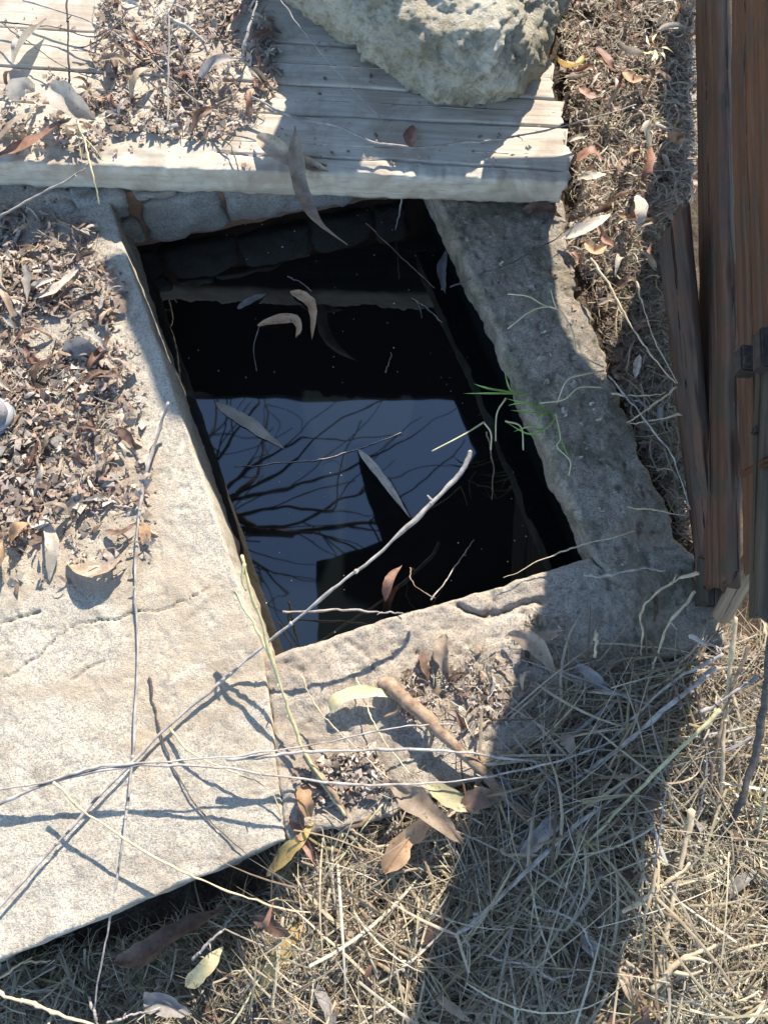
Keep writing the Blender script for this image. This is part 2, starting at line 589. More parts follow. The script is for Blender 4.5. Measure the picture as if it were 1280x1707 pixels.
def block(name, Lp, Rp, nr, nc, zt, zb, mat, edge_r=0.007, jit=(0.004, 0.004), relief=0.003, cracks=(), seed=1, parent=None, rowjit=0.003, smooth=True, pits=0.0, flare=0.0):
    L = np.array([smooth_lin(Lp, nr)])[0]
    Rr = np.array([smooth_lin(Rp, nr)])[0]
    s = np.linspace(0, 1, nc)
    s = s + 0.0
    G = L[:, None, :2] * (1 - s)[None, :, None] + Rr[:, None, :2] * s[None, :, None]
    X, Y = G[..., 0].copy(), G[..., 1].copy()
    W = np.hypot(*(Rr[:, :2] - L[:, :2]).T)[:, None]
    rows = np.concatenate([[0], np.cumsum(np.hypot(*np.diff((L + Rr)[:, :2] / 2, axis=0).T))])[:, None]
    dl, dr = s[None, :] * W, (1 - s)[None, :] * W
    dt, db = rows + 0 * dl, rows[-1] - rows + 0 * dl
    # uneven outline
    fl, fr = np.exp(-dl / 0.03), np.exp(-dr / 0.03)
    ft, fb = np.exp(-dt / 0.03), np.exp(-db / 0.03)
    nx = fbm(X * 25, Y * 25, 0, seed, 4)
    dirn = (Rr[:, :2] - L[:, :2]) / W
    X += dirn[:, 0:1] * nx * (jit[1] * fr - jit[0] * fl) - dirn[:, 1:2] * nx * rowjit * (fb + ft)
    Y += dirn[:, 1:2] * nx * (jit[1] * fr - jit[0] * fl) + dirn[:, 0:1] * nx * rowjit * (fb + ft)
    d = np.minimum(np.minimum(dl, dr), np.minimum(dt, db))
    er = edge_r * (1 + 0.35 * fbm(X * 55, Y * 55, 0, seed + 3, 3))
    q = np.clip(1 - d / er, 0, 1)
    Z = zt - er * (1 - np.sqrt(1 - q * q * 0.98))
    Z += relief * fbm(X * 12, Y * 12, 0, seed + 5, 5) + relief * 0.35 * fbm(X * 90, Y * 90, 0, seed + 7, 3)
    if pits > 0:
        pn = vnoise(X * 70, Y * 70, 0, seed + 31)
        Z -= pits * np.clip(pn - 0.55, 0, 1) * 4
    for (pts, wid, dep) in cracks:
        wob = 0.0022 * fbm(X * 60, Y * 60, 0, seed + 40, 3)
        wob2 = 0.004 * fbm(X * 25, Y * 25, 0, seed + 44, 2)
        dc = dist_poly(X + wob + wob2, Y - wob + wob2, [tuple(p) for p in pts])
        wv = wid * np.clip(0.95 + 0.6 * fbm(X * 18, Y * 18, 0, seed + 47, 2), 0.25, 1.6)
        Z -= dep * np.clip(1.25 - dc / wv, 0, 1)
    V = [np.stack([X, Y, Z], -1).reshape(-1, 3)]
    F = [grid_faces(nr, nc)[:, ::-1]]
    # skirt
    idx = np.arange(nr * nc).reshape(nr, nc)
    ring = np.concatenate([idx[0, :-1], idx[:-1, -1], idx[-1, :0:-1], idx[:0:-1, 0]])
    n = len(ring)
    base = nr * nc
    prev = ring
    for k in range(1, 5):
        z = zt - edge_r - (zt - edge_r - zb) * k / 4
        pv = V[0][ring].copy()
        pv[:, 2] = z
        off = 0.004 * fbm(pv[:, 0] * 20, pv[:, 1] * 20, pv[:, 2] * 20, seed + 11)
        pv[:, 0] += off
        pv[:, 1] += off
        if flare:   # battered face along the last row
            last = np.isin(ring, idx[-1])
            pv[last, 1] -= flare * k / 4 * 0.94
            pv[last, 0] += flare * k / 4 * 0.34
        V.append(pv)
        cur = base + np.arange(n)
        base += n
        F.append(np.stack([prev, np.roll(prev, -1), np.roll(cur, -1), cur], -1))
        prev = cur
    V, F = np.vstack(V), np.vstack(F)
    return mesh_obj(name, V, F, mat, parent, smooth)


def smooth_lin(pts, n):
    p = np.asarray([np.asarray(q)[:3] for q in pts], float)
    seg = np.concatenate([[0], np.cumsum(np.linalg.norm(np.diff(p, axis=0), axis=1))])
    t = np.linspace(0, seg[-1], n)
    return np.stack([np.interp(t, seg, p[:, i]) for i in range(3)], -1)


def pxl(pts, z=0.0):
    return [tuple(P(a, b, z)[:2]) for a, b in pts]


slab = block('concrete_slab', SLAB_L, SLAB_R, 480, 330, 0.0, -0.17, M['slab'], 0.005, (0.002, 0.0015), 0.0020,
             cracks=[(pxl([(352, 978), (310, 1000), (262, 1018), (232, 1020), (190, 1034), (140, 1038), (105, 1056), (70, 1090), (10, 1130)]), 0.0024, 0.005),
                     (pxl([(-40, 1052), (20, 1035), (68, 1018)]), 0.003, 0.006),
                     (pxl([(120, 1130), (150, 1112), (172, 1104)]), 0.003, 0.004)], seed=2, pits=0.0012, flare=0.022)
tag(slab, 'pale sunlit concrete slab with a dark crack, along left side of the pit', 'concrete slab')
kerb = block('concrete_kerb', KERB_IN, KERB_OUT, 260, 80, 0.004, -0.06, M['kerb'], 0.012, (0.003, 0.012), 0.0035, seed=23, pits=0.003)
tag(kerb, 'mossy shaded concrete kerb between the water pit and wooden gate', 'kerb')
front = block('concrete_kerb', FRONT_IN, FRONT_OUT, 190, 90, -0.004, -0.17, M['kerb_front'], 0.008, (0.003, 0.006), 0.005,
              cracks=[(pxl([(770, 1010), (800, 1022), (830, 1024), (860, 1010), (905, 1000)]), 0.006, 0.012),
                      (pxl([(822, 975), (820, 1000), (812, 1022)]), 0.004, 0.008),
                      (pxl([(574, 1068), (610, 1092), (630, 1120)]), 0.003, 0.005)], seed=41, pits=0.003)
tag(front, 'dusty sunlit concrete kerb in front of the water with leaf crumbs', 'kerb')


def wall_box(name, a, b, inward, thick, zt, zb, mat, label, seed):
    """pit wall between plan points a and b, its face on the pit side"""
    a, b, inward = np.array(a), np.array(b), np.array(inward)
    n, mrow = 60, 26
    t = np.linspace(0, 1, n)
    zz = np.linspace(zt, zb, mrow)
    V, F = [], []
    for k, z in enumerate(zz):
        q = a[None] * (1 - t)[:, None] + b[None] * t[:, None]
        dsp = 0.006 * fbm(q[:, 0] * 14, q[:, 1] * 14, z * 14, seed)
        q = q + inward[None] * dsp[:, None]
        V.append(np.c_[q, np.full(n, z)])
    for z in (zb, zt):
        q = a[None] * (1 - t)[:, None] + b[None] * t[:, None] - inward[None] * thick
        V.append(np.c_[q, np.full(n, z)])
    V.append(V[0])
    V = np.vstack(V)
    F = grid_faces(mrow + 3, n)
    o = mesh_obj(name, V, F, mat)
    tag(o, label, 'pit wall', 'concrete walls lining the pit')
    return o


pc = np.mean(PIT, axis=0)


def inward_of(a, b):
    d = np.array(b) - np.array(a)
    n = np.array([-d[1], d[0]]) / np.hypot(*d)
    return n if np.dot(n, pc - np.array(a)) > 0 else -n


def pit_wall(a, b, back, label, seed, zt=-0.16, mt='pit'):
    n = inward_of(a, b)
    d = (np.array(b) - np.array(a)) / np.hypot(*(np.array(b) - np.array(a)))
    wall_box('pit_wall', np.array(a) - n * back - d * 0.12, np.array(b) - n * back + d * 0.12, n, 0.10, zt, -1.05, M[mt], label, seed)


pit_wall(PIT[0], PIT[1], 0.010, 'damp concrete wall under the pale slab on left of the pit', 51, mt='kerb_front')
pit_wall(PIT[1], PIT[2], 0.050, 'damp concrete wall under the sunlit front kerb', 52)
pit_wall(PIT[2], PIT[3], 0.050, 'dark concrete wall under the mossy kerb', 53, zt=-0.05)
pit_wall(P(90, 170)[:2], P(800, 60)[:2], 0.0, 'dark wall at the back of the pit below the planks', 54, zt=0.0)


# ------------------------------------------------------------------ boards swept along a line
def board(name, p0, p1, w0, w1, th, up, mat, parent=None, n=160, seed=1, grain=0.0012, wander=0.003, rad=0.006, cracks=(), endj=0.006, extra=None):
    """a sawn board from p0 to p1 (centre of its top face), built along its own X axis"""
    p0, p1, up = np.array(p0, float), np.array(p1, float), np.array(up, float)
    L = np.linalg.norm(p1 - p0)
    ex = (p1 - p0) / L
    ez = up - ex * (up @ ex)
    ez /= np.linalg.norm(ez)
    ey = np.cross(ez, ex)
    # ring on a unit section: y in [-.5,.5] times width, z in [-th,0]
    ys = np.linspace(-0.5, 0.5, 44)
    zs = np.linspace(0, -th, 9)
    ring = [(y, 0.0) for y in ys] + [(0.5, z) for z in zs[1:-1]] + [(y, -th) for y in ys[::-2]] + [(-0.5, z) for z in zs[::-1][1:-1]]
    ring = np.array(ring)
    k = len(ring)
    x = np.linspace(0, L, n)
    w = w0 + (w1 - w0) * x / L
    Yc = ring[None, :, 0] * w[:, None]
    Zc = np.repeat(ring[None, :, 1], n, 0)
    hw = w[:, None] / 2
    # rounded, worn edges
    ay, az = np.abs(Yc), np.abs(Zc + th / 2)
    dy, dz = hw - ay, th / 2 - az
    r = rad * (1 + 0.7 * fbm(x[:, None] * 9, ring[None, :, 0] * 3, seed * 3.1, seed, 3))
    cy, cz = np.clip(1 - dy / r, 0, 1), np.clip(1 - dz / r, 0, 1)
    Zc = Zc - np.sign(Zc + th / 2) * r * 0.5 * cy ** 2
    Yc = Yc - np.sign(Yc) * r * 0.5 * cz ** 2
    X = np.repeat(x[:, None], k, 1)
    g = fbm(X * 2.5, Yc * 110, Zc * 110, seed + 2, 4)
    Zt = np.where(Zc > -th * 0.5, 1.0, -1.0)
    Zc = Zc + Zt * grain * g * (az / (th / 2)) ** 4
    Yc = Yc + np.sign(Yc) * grain * 1.5 * g * (ay / hw) ** 6
    for (y0, y1, xa, xb, wid, dep) in cracks:   # lengthwise splits in the top face
        yy = (y0 + (y1 - y0) * X / L) + 0.004 * fbm(X * 6, X * 0, 0, seed + 9, 3)
        inside = np.clip((X - xa * L) / 0.03, 0, 1) * np.clip((xb * L - X) / 0.03, 0, 1)
        Zc = Zc - np.where(Zc > -th * 0.4, dep * np.clip(1 - np.abs(Yc - yy) / wid, 0, 1) * inside, 0)
    Zc = Zc + wander * fbm(X * 1.6, X * 0 + seed, 0, seed + 4, 3)
    Yc = Yc + wander * fbm(X * 1.4, X * 0 + seed, 5, seed + 6, 3)
    ends = np.zeros(n)
    ends[0], ends[-1] = -1, 1
    X = X + ends[:, None] * endj * fbm(Yc * 60, Zc * 60, seed, seed + 8, 3)
    if extra is not None:
        X, Yc, Zc = extra(X, Yc, Zc, L)
    V = np.stack([X, Yc, Zc], -1).reshape(-1, 3)
    F = [list(f) for f in grid_faces(n, k, True)]
    c0, c1 = len(V), len(V) + 1
    V = np.vstack([V, V[:k].mean(0), V[-k:].mean(0)])
    for i in range(k):
        F.append([c0, (i + 1) % k, i])
        F.append([c1, (n - 1) * k + i, (n - 1) * k + (i + 1) % k])
    o = bpy.data.objects.new(name, new_mesh(name, V, F, mat))
    Mx = Matrix(((ex[0], ey[0], ez[0], p0[0]), (ex[1], ey[1], ez[1], p0[1]), (ex[2], ey[2], ez[2], p0[2]), (0, 0, 0, 1)))
    if parent is not None:
        Mx = parent.matrix_basis.inverted() @ Mx
    o.matrix_basis = Mx
    return link(o, parent)


# ------------------------------------------------------------------ weathered planks bridging the pit
def ragged(X, Y, Z, L):
    fr = np.clip((-Y - 0.030) / 0.02, 0, 1)
    ch = np.clip(fbm(X * 16, Z * 25, 0, 91, 4) + 0.15, 0, 1) * 0.010 + 0.004 * fbm(X * 60, Z * 60, 0, 93, 2)
    top = np.clip((Z + 0.03) / 0.03, 0, 1)
    return X, Y + fr * ch * (0.4 + 0.6 * top), Z - fr * top * ch * 0.5


edges = [((-140, 268), (950, 303)), ((-140, 160), (942, 211)), ((-140, 100), (930, 166)), ((-140, 36), (914, 96)), ((-140, -70), (895, 10))]
plank_labels = ['front weathered grey plank with a split edge, bridging the back of the pit',
                'narrow weathered plank second from the pit, under the boulder tip',
                'weathered plank third from the pit, half under the boulder',
                'rear weathered plank behind the others, beneath the boulder']
for i in range(4):
    (a0, a1), (b0, b1) = edges[i], edges[i + 1]
    l0, l1 = P(*a0, PLANK_Z), P(*b0, PLANK_Z)
    r0, r1 = P(*a1, PLANK_Z), P(*b1, PLANK_Z)
    zoff = (0, -0.001, 0.0005, -0.001)[i]
    p0, p1 = (l0 + l1) / 2, (r0 + r1) / 2
    p0[2] += zoff
    p1[2] += zoff - 0.002
    w0, w1 = abs(l1[1] - l0[1]) - 0.0012, abs(r1[1] - r0[1]) - 0.0012
    cr = [(-0.012, -0.036, 0.45, 1.0, 0.0028, 0.009), (0.014, 0.02, 0.05, 0.5, 0.0022, 0.005)] if i == 0 else []
    o = board('weathered_plank', p0, p1, w0, w1, 0.072 if i == 0 else 0.05, (0, 0, 1), M['plank'], n=320, seed=61 + i, grain=0.0004, wander=0.0015, rad=0.0032, cracks=cr, endj=0.010, extra=ragged if i == 0 else None)
    tag(o, plank_labels[i], 'plank', 'planks laid across the back of the pit')


# ------------------------------------------------------------------ stone wall under the planks
def stone_piece(name, c, half, ax, mat, parent, seed, rough=0.008):
    """one rough stone: a rounded block with broken faces; ax = plan direction of the wall"""
    bm = bmesh.new()
    bmesh.ops.create_cube(bm, size=2.0)
    bmesh.ops.subdivide_edges(bm, edges=bm.edges, cuts=9, use_grid_fill=True)
    V = np.array([v.co[:] for v in bm.verts])
    F = [[v.index for v in f.verts] for f in bm.faces]
    bm.free()
    r = np.sum(np.abs(V) ** 7, 1) ** (1 / 7)
    V = V / r[:, None]
    V = V * np.array(half)
    ay = np.array([-ax[1], ax[0]])
    W = np.empty_like(V)
    W[:, :2] = V[:, :1] * ax + V[:, 1:2] * ay + np.array(c)[:2]
    W[:, 2] = V[:, 2] + c[2]
    nrm = V / np.linalg.norm(V, axis=1)[:, None]
    d = rough * fbm(W[:, 0] * 22, W[:, 1] * 22, W[:, 2] * 22, seed, 4)
    off = nrm * d[:, None]
    W[:, :2] += off[:, :1] * ax + off[:, 1:2] * ay
    W[:, 2] += off[:, 2]
    return mesh_obj(name, W, F, mat, parent)


WB = -0.165
wl, wr = P(176, 426, WB), P(724, 318, WB)
wax = (wr - wl)[:2]
wlen = np.hypot(*wax)
wax = wax / wlen
win = np.array([wax[1], -wax[0]])       # towards the pit
sw = thing('stone_wall', 'rough grey stone wall with orange mortar under the planks', 'stone wall', (wl[0], wl[1], WB))
Vm = []
mb_pts = []
nl, nz_ = 70, 16
back = 0.16
for k, z in enumerate(np.linspace(0.0, WB - 0.03, nz_)):
    for t_ in np.linspace(-0.10, wlen + 0.03, nl):
        q = wl[:2] + wax * t_ - win * (0.012 + 0.005 * float(fbm(t_ * 20, z * 20, 0, 77)))
        mb_pts.append((q[0], q[1], z - (0.008 * float(fbm(t_ * 14, 1, 0, 78)) if k == nz_ - 1 else 0)))
for z in (WB - 0.03, 0.0):
    for t_ in np.linspace(-0.10, wlen + 0.03, nl):
        q = wl[:2] + wax * t_ - win * back
        mb_pts.append((q[0], q[1], z))
mb_pts += mb_pts[:nl]
mesh_obj('mortar', mb_pts, grid_faces(nz_ + 3, nl)[:, ::-1], M['mortar'], sw)
stones = [(-0.045, 0.04, -0.030, 0.030), (0.055, 0.048, -0.112, 0.045), (0.045, 0.055, -0.024, 0.036), (0.20, 0.085, -0.088, 0.064), (0.155, 0.045, -0.008, 0.012), (0.375, 0.083, -0.078, 0.066),
          (0.54, 0.072, -0.085, 0.064), (0.30, 0.09, -0.006, 0.010), (0.655, 0.035, -0.075, 0.068)]
for i, (t_, hl, zc, hz) in enumerate(stones):
    q = wl[:2] + wax * t_ - win * 0.030
    stone_piece('stone', (q[0], q[1], zc), (hl, 0.036, hz), wax, M['stone'], sw, 80 + i, 0.013)


# ------------------------------------------------------------------ boulder on the planks, and an added unseen stone behind it that shades the slab
def boulder(name, outline, z0, levels, mat, seed, top_shift, amp=0.024, nphi=300, nlev=150):
    """outline: plan points of the widest ring; levels: (height, scale, shift) along the profile"""
    o = np.array(outline)
    c = o.mean(0)
    ang = np.arctan2(o[:, 1] - c[1], o[:, 0] - c[0])
    rad = np.hypot(*(o - c).T)
    k = np.argsort(ang)
    ang, rad = ang[k], rad[k]
    ang = np.concatenate([ang[-3:] - 2 * np.pi, ang, ang[:3] + 2 * np.pi])
    rad = np.concatenate([rad[-3:], rad, rad[:3]])
    phi = np.linspace(-np.pi, np.pi, nphi, endpoint=False)
    rr = np.interp(phi, ang, rad)
    lv = np.array(levels)
    s = np.linspace(0, 1, nlev)
    ls = np.linspace(0, 1, len(lv))
    pr = smooth_path(lv, nlev)
    V = np.empty((nlev, nphi, 3))
    for i in range(nlev):
        h, sc_, sh = pr[i]
        sc_ = max(sc_, 0.0)
        V[i, :, 0] = c[0] + np.cos(phi) * rr * sc_ + top_shift[0] * sh
        V[i, :, 1] = c[1] + np.sin(phi) * rr * sc_ + top_shift[1] * sh
        V[i, :, 2] = z0 + h
    Q = V.reshape(-1, 3)
    # broken, faceted relief
    cell = np.round(fbm(Q[:, 0] * 7, Q[:, 1] * 7, Q[:, 2] * 7, seed, 2) * 3) / 3
    d = amp * fbm(Q[:, 0] * 6, Q[:, 1] * 6, Q[:, 2] * 9, seed + 1, 3) + amp * 0.35 * cell
    d += amp * 0.75 * (0.5 - np.abs(fbm(Q[:, 0] * 18, Q[:, 1] * 18, Q[:, 2] * 26, seed + 2, 4)))
    d += amp * 0.24 * fbm(Q[:, 0] * 80, Q[:, 1] * 80, Q[:, 2] * 80, seed + 3, 3)
    nr_ = np.stack([np.tile(np.cos(phi), nlev), np.tile(np.sin(phi), nlev), np.repeat(np.interp(s, ls, np.linspace(-0.8, 1.0, len(lv))), nphi)], -1)
    Q = Q + nr_ * d[:, None]
    Q[:, 2] = np.maximum(Q[:, 2], z0 - 0.001)
    F = [list(f) for f in grid_faces(nlev, nphi, True)]
    V2 = np.vstack([Q, Q[:nphi].mean(0), Q[-nphi:].mean(0)])
    b0, b1 = nlev * nphi, nlev * nphi + 1
    for i in range(nphi):
        F.append([b0, (i + 1) % nphi, i])
        F.append([b1, (nlev - 1) * nphi + i, (nlev - 1) * nphi + (i + 1) % nphi])
    return mesh_obj(name, V2, F, mat)


rz = 0.12
ro = [P(a, b, rz)[:2] for a, b in [(425, -40), (440, -6), (500, 30), (575, 68), (635, 108), (700, 138), (790, 150), (850, 142), (880, 108), (903, 72), (930, 40), (958, 5), (975, -60), (900, -200), (700, -240), (480, -170)]]
b1 = boulder('boulder', ro, PLANK_Z + 0.002, [(0.0, 0.80, 0), (0.012, 0.92, 0), (0.035, 0.985, 0), (0.06, 1.0, 0), (0.085, 0.975, .0), (0.108, 0.92, .1), (0.124, 0.82, .2), (0.134, 0.66, .4), (0.140, 0.45, .6), (0.143, 0.22, .8), (0.144, 0.02, 1)],
             M['rock'], 101, (0.05, 0.10))
tag(b1, 'large pale rough boulder resting on the planks', 'boulder')


def lift(px, py, yplan):
    """the point above plan line y = yplan whose shadow falls on photo point (px, py) of the rim"""
    p = P(px, py, 0)
    k = (yplan - p[1]) / SUN[1]
    return p + SUN * k


YS = 1.70
outl = [lift(a, b, YS) for a, b in [(164, 436), (196, 500), (247, 615), (262, 665), (284, 692), (330, 716), (450, 735), (600, 740), (630, 640), (590, 520), (560, 425)]]
bl, br = lift(395, 430, YS), lift(556, 425, YS)
outl = outl + [np.array([br[0], YS, -0.06]), np.array([bl[0], YS, -0.06]), bl]
ol = np.array(outl)
m_ = 160
per = np.vstack([ol, ol[:1]])
per = smooth_lin(per, m_ + 1)[:-1]
cen = per.mean(0)
Vs = []
layers = np.linspace(-1, 1, 15)
for q in layers:
    k = 1 - 0.10 * abs(q) ** 5
    lay = cen + (per - cen) * k
    lay = lay + SUN[None, :] * (0.09 + q * 0.07)
    Vs.append(lay)
Vs = np.vstack(Vs)
dn = 0.008 * fbm(Vs[:, 0] * 14, Vs[:, 1] * 14, Vs[:, 2] * 14, 131, 4)
Vs += dn[:, None] * SUN[None, :]
Fs = [list(f) for f in grid_faces(15, m_, True)]
Fs.append(list(range(m_))[::-1])
Fs.append([14 * m_ + i for i in range(m_)])
st = mesh_obj('shadow_stone', Vs, Fs, M['rock'], smooth=False)  # unseen, added so its outline throws the shade strip along the slab
tag(st, 'added unseen flat stone behind the boulder, outlined to shade the slab edge', 'stone')

# ------------------------------------------------------------------ wooden gate standing at the right
GN, GF = P(1163, 985, 0.0), P(1156, -45, 0.0)
gdir = (GF - GN)
GL = np.linalg.norm(gdir)
gdir /= GL
gup = np.array([-0.03, 0, 1.0])
gup = gup - gdir * (gup @ gdir)
gup /= np.linalg.norm(gup)
gn = np.cross(gdir, gup)
if gn[0] > 0:
    gn = -gn
gate = thing('wooden_gate', 'old dark brown plank gate standing along the right edge', 'gate', tuple(GN))
zc = 0.012
seq = [(0.125, 'gate', 0.028), (0.135, 'gate_red', 0.022), (0.15, 'gate_red', 0.026), (0.14, 'gate', 0.026), (0.15, 'gate_red', 0.024), (0.14, 'gate', 0.026), (0.15, 'gate', 0.024), (0.14, 'gate_red', 0.026), (0.15, 'gate', 0.026), (0.15, 'gate', 0.026)]
for i, (h, mt, th) in enumerate(seq):
    near = (0.0, 0.012, -0.02, 0.0, 0.01, 0, 0, 0, 0, 0)[i]
    a = GN + gup * (zc + h / 2) + gdir * near + gn * (0.004, -0.010, 0.0, 0.003, -0.004, 0, 0, 0, 0, 0)[i]
    short = (0.0, 0.16, 0.33, 0.35, 0.34, 0.36, 0.34, 0.35, 0.34, 0.34)[i]
    b = GN + gup * (zc + h / 2) + gdir * (GL - short) + gn * (0.004, -0.010, 0.0, 0.003, -0.004, 0, 0, 0, 0, 0)[i]
    board('board', a, b, h, h, th, gn, M[mt], gate, n=120, seed=140 + i, grain=0.0016, wander=0.003, rad=0.009, endj=0.016, cracks=[(0.01, 0.02, 0, 0.8, 0.003, 0.008), (-0.03, -0.025, 0.3, 1.0, 0.003, 0.007), (0.045, 0.03, 0.0, 0.5, 0.002, 0.006)])
    zc += h + 0.007


def on_gate(px, py, out=0.0):
    d = ray(px, py)
    o = GN + gn * out
    return CAMP + d * (((o - CAMP) @ gn) / (d @ gn))


# loose slat leaning at the foot, battens, brace, hinge
def taper(X, Y, Z, L):
    k = np.clip((X / L - 0.90) / 0.10, 0, 1)
    return X - k * (Y + 0.02) * 0.9, Y, Z


s0, s1 = P(1172, 972, 0.030), P(1116, 360, 0.075)
board('slat', s0, s1, 0.050, 0.066, 0.024, gn + np.array([-0.2, 0, 0.9]), M['gate'], gate, n=120, seed=161, wander=0.004, rad=0.009, extra=taper)
b0, b1_ = P(1190, 1004, 0.0), P(1196, 940, 0.02)
board('foot_block', P(1188, 1008, 0.045), P(1190, 930, 0.05), 0.05, 0.05, 0.05, (-0.3, -0.2, 1), M['gate_green'], gate, n=40, seed=163)
board('brace', P(1200, 1034, 0.035), P(1262, 925, 0.11), 0.034, 0.036, 0.022, (-0.3, -0.5, 1), M['gate_pale'], gate, n=60, seed=165)
g0, g1 = on_gate(1256, 1032, 0.035), on_gate(1272, 545, 0.03)
board('batten', g0, g1, 0.036, 0.042, 0.030, gn, M['gate_green'], gate, n=90, seed=167, rad=0.006)


def small_box(name, c, ex, ey, ez, half, mat, parent, bev=0.25):
    bm = bmesh.new()
    bmesh.ops.create_cube(bm, size=2.0)
    for v in bm.verts:
        v.co = Vector((v.co.x * half[0], v.co.y * half[1], v.co.z * half[2]))
    bmesh.ops.bevel(bm, geom=list(bm.edges), offset=min(half) * bev, segments=2, affect='EDGES')
    V = np.array([v.co[:] for v in bm.verts])
    F = [[v.index for v in f.verts] for f in bm.faces]
    bm.free()
    W = V[:, :1] * ex + V[:, 1:2] * ey + V[:, 2:] * ez + np.array(c)
    return mesh_obj(name, W, F, mat, parent, smooth=False)


hb = small_box('hinge', on_gate(1243, 603, 0.012), gdir, gup, gn, (0.022, 0.016, 0.014), M['iron'], gate)
pin = small_box('hinge_pin', on_gate(1243, 603, 0.030), gdir, gup, gn, (0.006, 0.006, 0.006), M['iron'], hb)
pin.location = Vector(on_gate(1243, 603, 0.024)) - Vector(gate.location) - hb.location
hb2 = small_box('hinge', on_gate(1272, 585, 0.036), gdir, gup, gn, (0.030, 0.014, 0.010), M['iron'], gate)
small_box('bolt', on_gate(1258, 718, 0.036), gdir, gup, gn, (0.006, 0.006, 0.006), M['iron'], gate, 0.5)
board('splinter', on_gate(1232, 790, 0.014), on_gate(1285, 765, 0.05), 0.010, 0.012, 0.008, gn, M['gate_red'], gate, n=30, seed=171)
# unseen board added past the gate's far end, outlined to shade the kerb
rl = [lift(a, b, GF[1] - 0.20) for a, b in [(1050, 640), (990, 630), (958, 585), (930, 530), (908, 385), (770, 388), (750, 490), (640, 500), (640, 760), (900, 880), (1050, 800)]]
rp = smooth_lin(np.vstack([rl, rl[:1]]), 121)[:-1]
rV = np.vstack([rp, rp + SUN[None] * 0.035])
rF = [list(range(120))[::-1], [120 + i for i in range(120)]] + [[i, (i + 1) % 120, 120 + (i + 1) % 120, 120 + i] for i in range(120)]
mesh_obj('shade_board', rV, rF, M['gate'], gate, smooth=False)


# ------------------------------------------------------------------ tubes, leaves
def frames(c):
    t = np.gradient(c, axis=0)
    t /= np.linalg.norm(t, axis=1)[:, None] + 1e-12
    return t


def tube(path, r0, r1, k=6, seed=0, bumps=0.0):
    c = np.asarray(path, float)
    n = len(c)
    t = frames(c)
    ref = np.where(np.abs(t[:, 2:3]) > 0.9, np.array([[1.0, 0, 0]]), np.array([[0, 0, 1.0]]))
    a = np.cross(t, ref)
    a /= np.linalg.norm(a, axis=1)[:, None] + 1e-12
    b = np.cross(a, t)
    s = np.linspace(0, 1, n)
    r = r0 + (r1 - r0) * s
    if bumps:
        r = r * (1 + bumps * vnoise(s * n * 0.35, s * 0, 0, seed))
    th = np.linspace(0, 2 * np.pi, k, endpoint=False)
    V = c[:, None, :] + r[:, None, None] * (np.cos(th)[None, :, None] * a[:, None, :] + np.sin(th)[None, :, None] * b[:, None, :])
    F = grid_faces(n, k, True)
    V = V.reshape(-1, 3)
    # end caps as quads that close on a point
    V = np.vstack([V, c[:1] - t[:1] * r[0] * 0.6, c[-1:] + t[-1:] * r[-1] * 0.6])
    cap = []
    i0, i1 = n * k, n * k + 1
    for i in range(0, k, 2):
        cap.append([i0, (i + 2) % k, (i + 1) % k, i])
        q = (n - 1) * k
        cap.append([i1, q + i, q + (i + 1) % k, q + (i + 2) % k])
    return V, np.vstack([F, np.array(cap)])


def join(parts):
    V, F, o = [], [], 0
    for v, f in parts:
        V.append(v)
        F.append(np.asarray(f) + o)
        o += len(v)
    return np.vstack(V), np.vstack(F)


def world_path(pts, n):
    """pts: (px, py, z)"""
    q = np.array([P(a, b, z) for a, b, z in pts])
    return smooth_path(q, n)


def twig(name, pts, r0, r1, mat, label, cat='twig', group=None, n=None, wob=0.0015, side=None, seed=0, parent=None):
    n = n or max(14, len(pts) * 9)
    c = world_path(pts, n)
    s = np.linspace(0, n * 0.25, n)
    env = np.ones(n)
    c = c + wob * np.stack([fbm(s, s * 0, 1, seed + 1, 2), fbm(s, s * 0, 2, seed + 2, 2), 0.5 * fbm(s, s * 0, 3, seed + 3, 2)], -1) * env[:, None]
    seed = seed or (abs(int(pts[0][0] * 7 + pts[0][1])) % 997)
    c = c + 0.0012 * np.stack([vnoise(s * 3, s * 0, 1, seed), vnoise(s * 3, s * 0, 2, seed + 1), 0 * s], -1)
    parts = [tube(c, r0 * 1.08, r1 * 0.8, 10 if r0 > 0.005 else 6, seed, 0.38 if r0 < 0.005 else 0.16)]
    rn = random.Random(seed)
    for kk in rn.sample(range(2, n - 2), min(n - 4, rn.randint(2, 5))) if r0 < 0.0045 else ():   # nodes
        q2 = (c[kk] * 0.7 + c[kk + 1] * 0.3, c[kk] * 0.4 + c[kk + 1] * 0.6)
        rr_ = r0 + (r1 - r0) * kk / n
        parts.append(tube(np.array(q2), rr_ * 1.25, rr_ * 1.1, 6, seed))
        if rn.random() < 0.4 and rr_ > 0.0017:
            d_ = np.array([rn.gauss(0, 1), rn.gauss(0, 1), abs(rn.gauss(0, .5))])
            d_ *= rn.uniform(0.006, 0.016) / np.linalg.norm(d_)
            parts.append(tube(np.array([c[kk], c[kk] + d_ * .6, c[kk] + d_]), rr_ * 0.7, rr_ * 0.35, 4, seed))
    if side:
        for sp in side:
            parts.append(tube(world_path(sp, 10), r1 * 1.1, r1 * 0.5, 4, seed))
    V, F = join(parts)
    o = mesh_obj(name, V, F, mat, parent)
    if label:
        tag(o, label, cat, group)
    return o


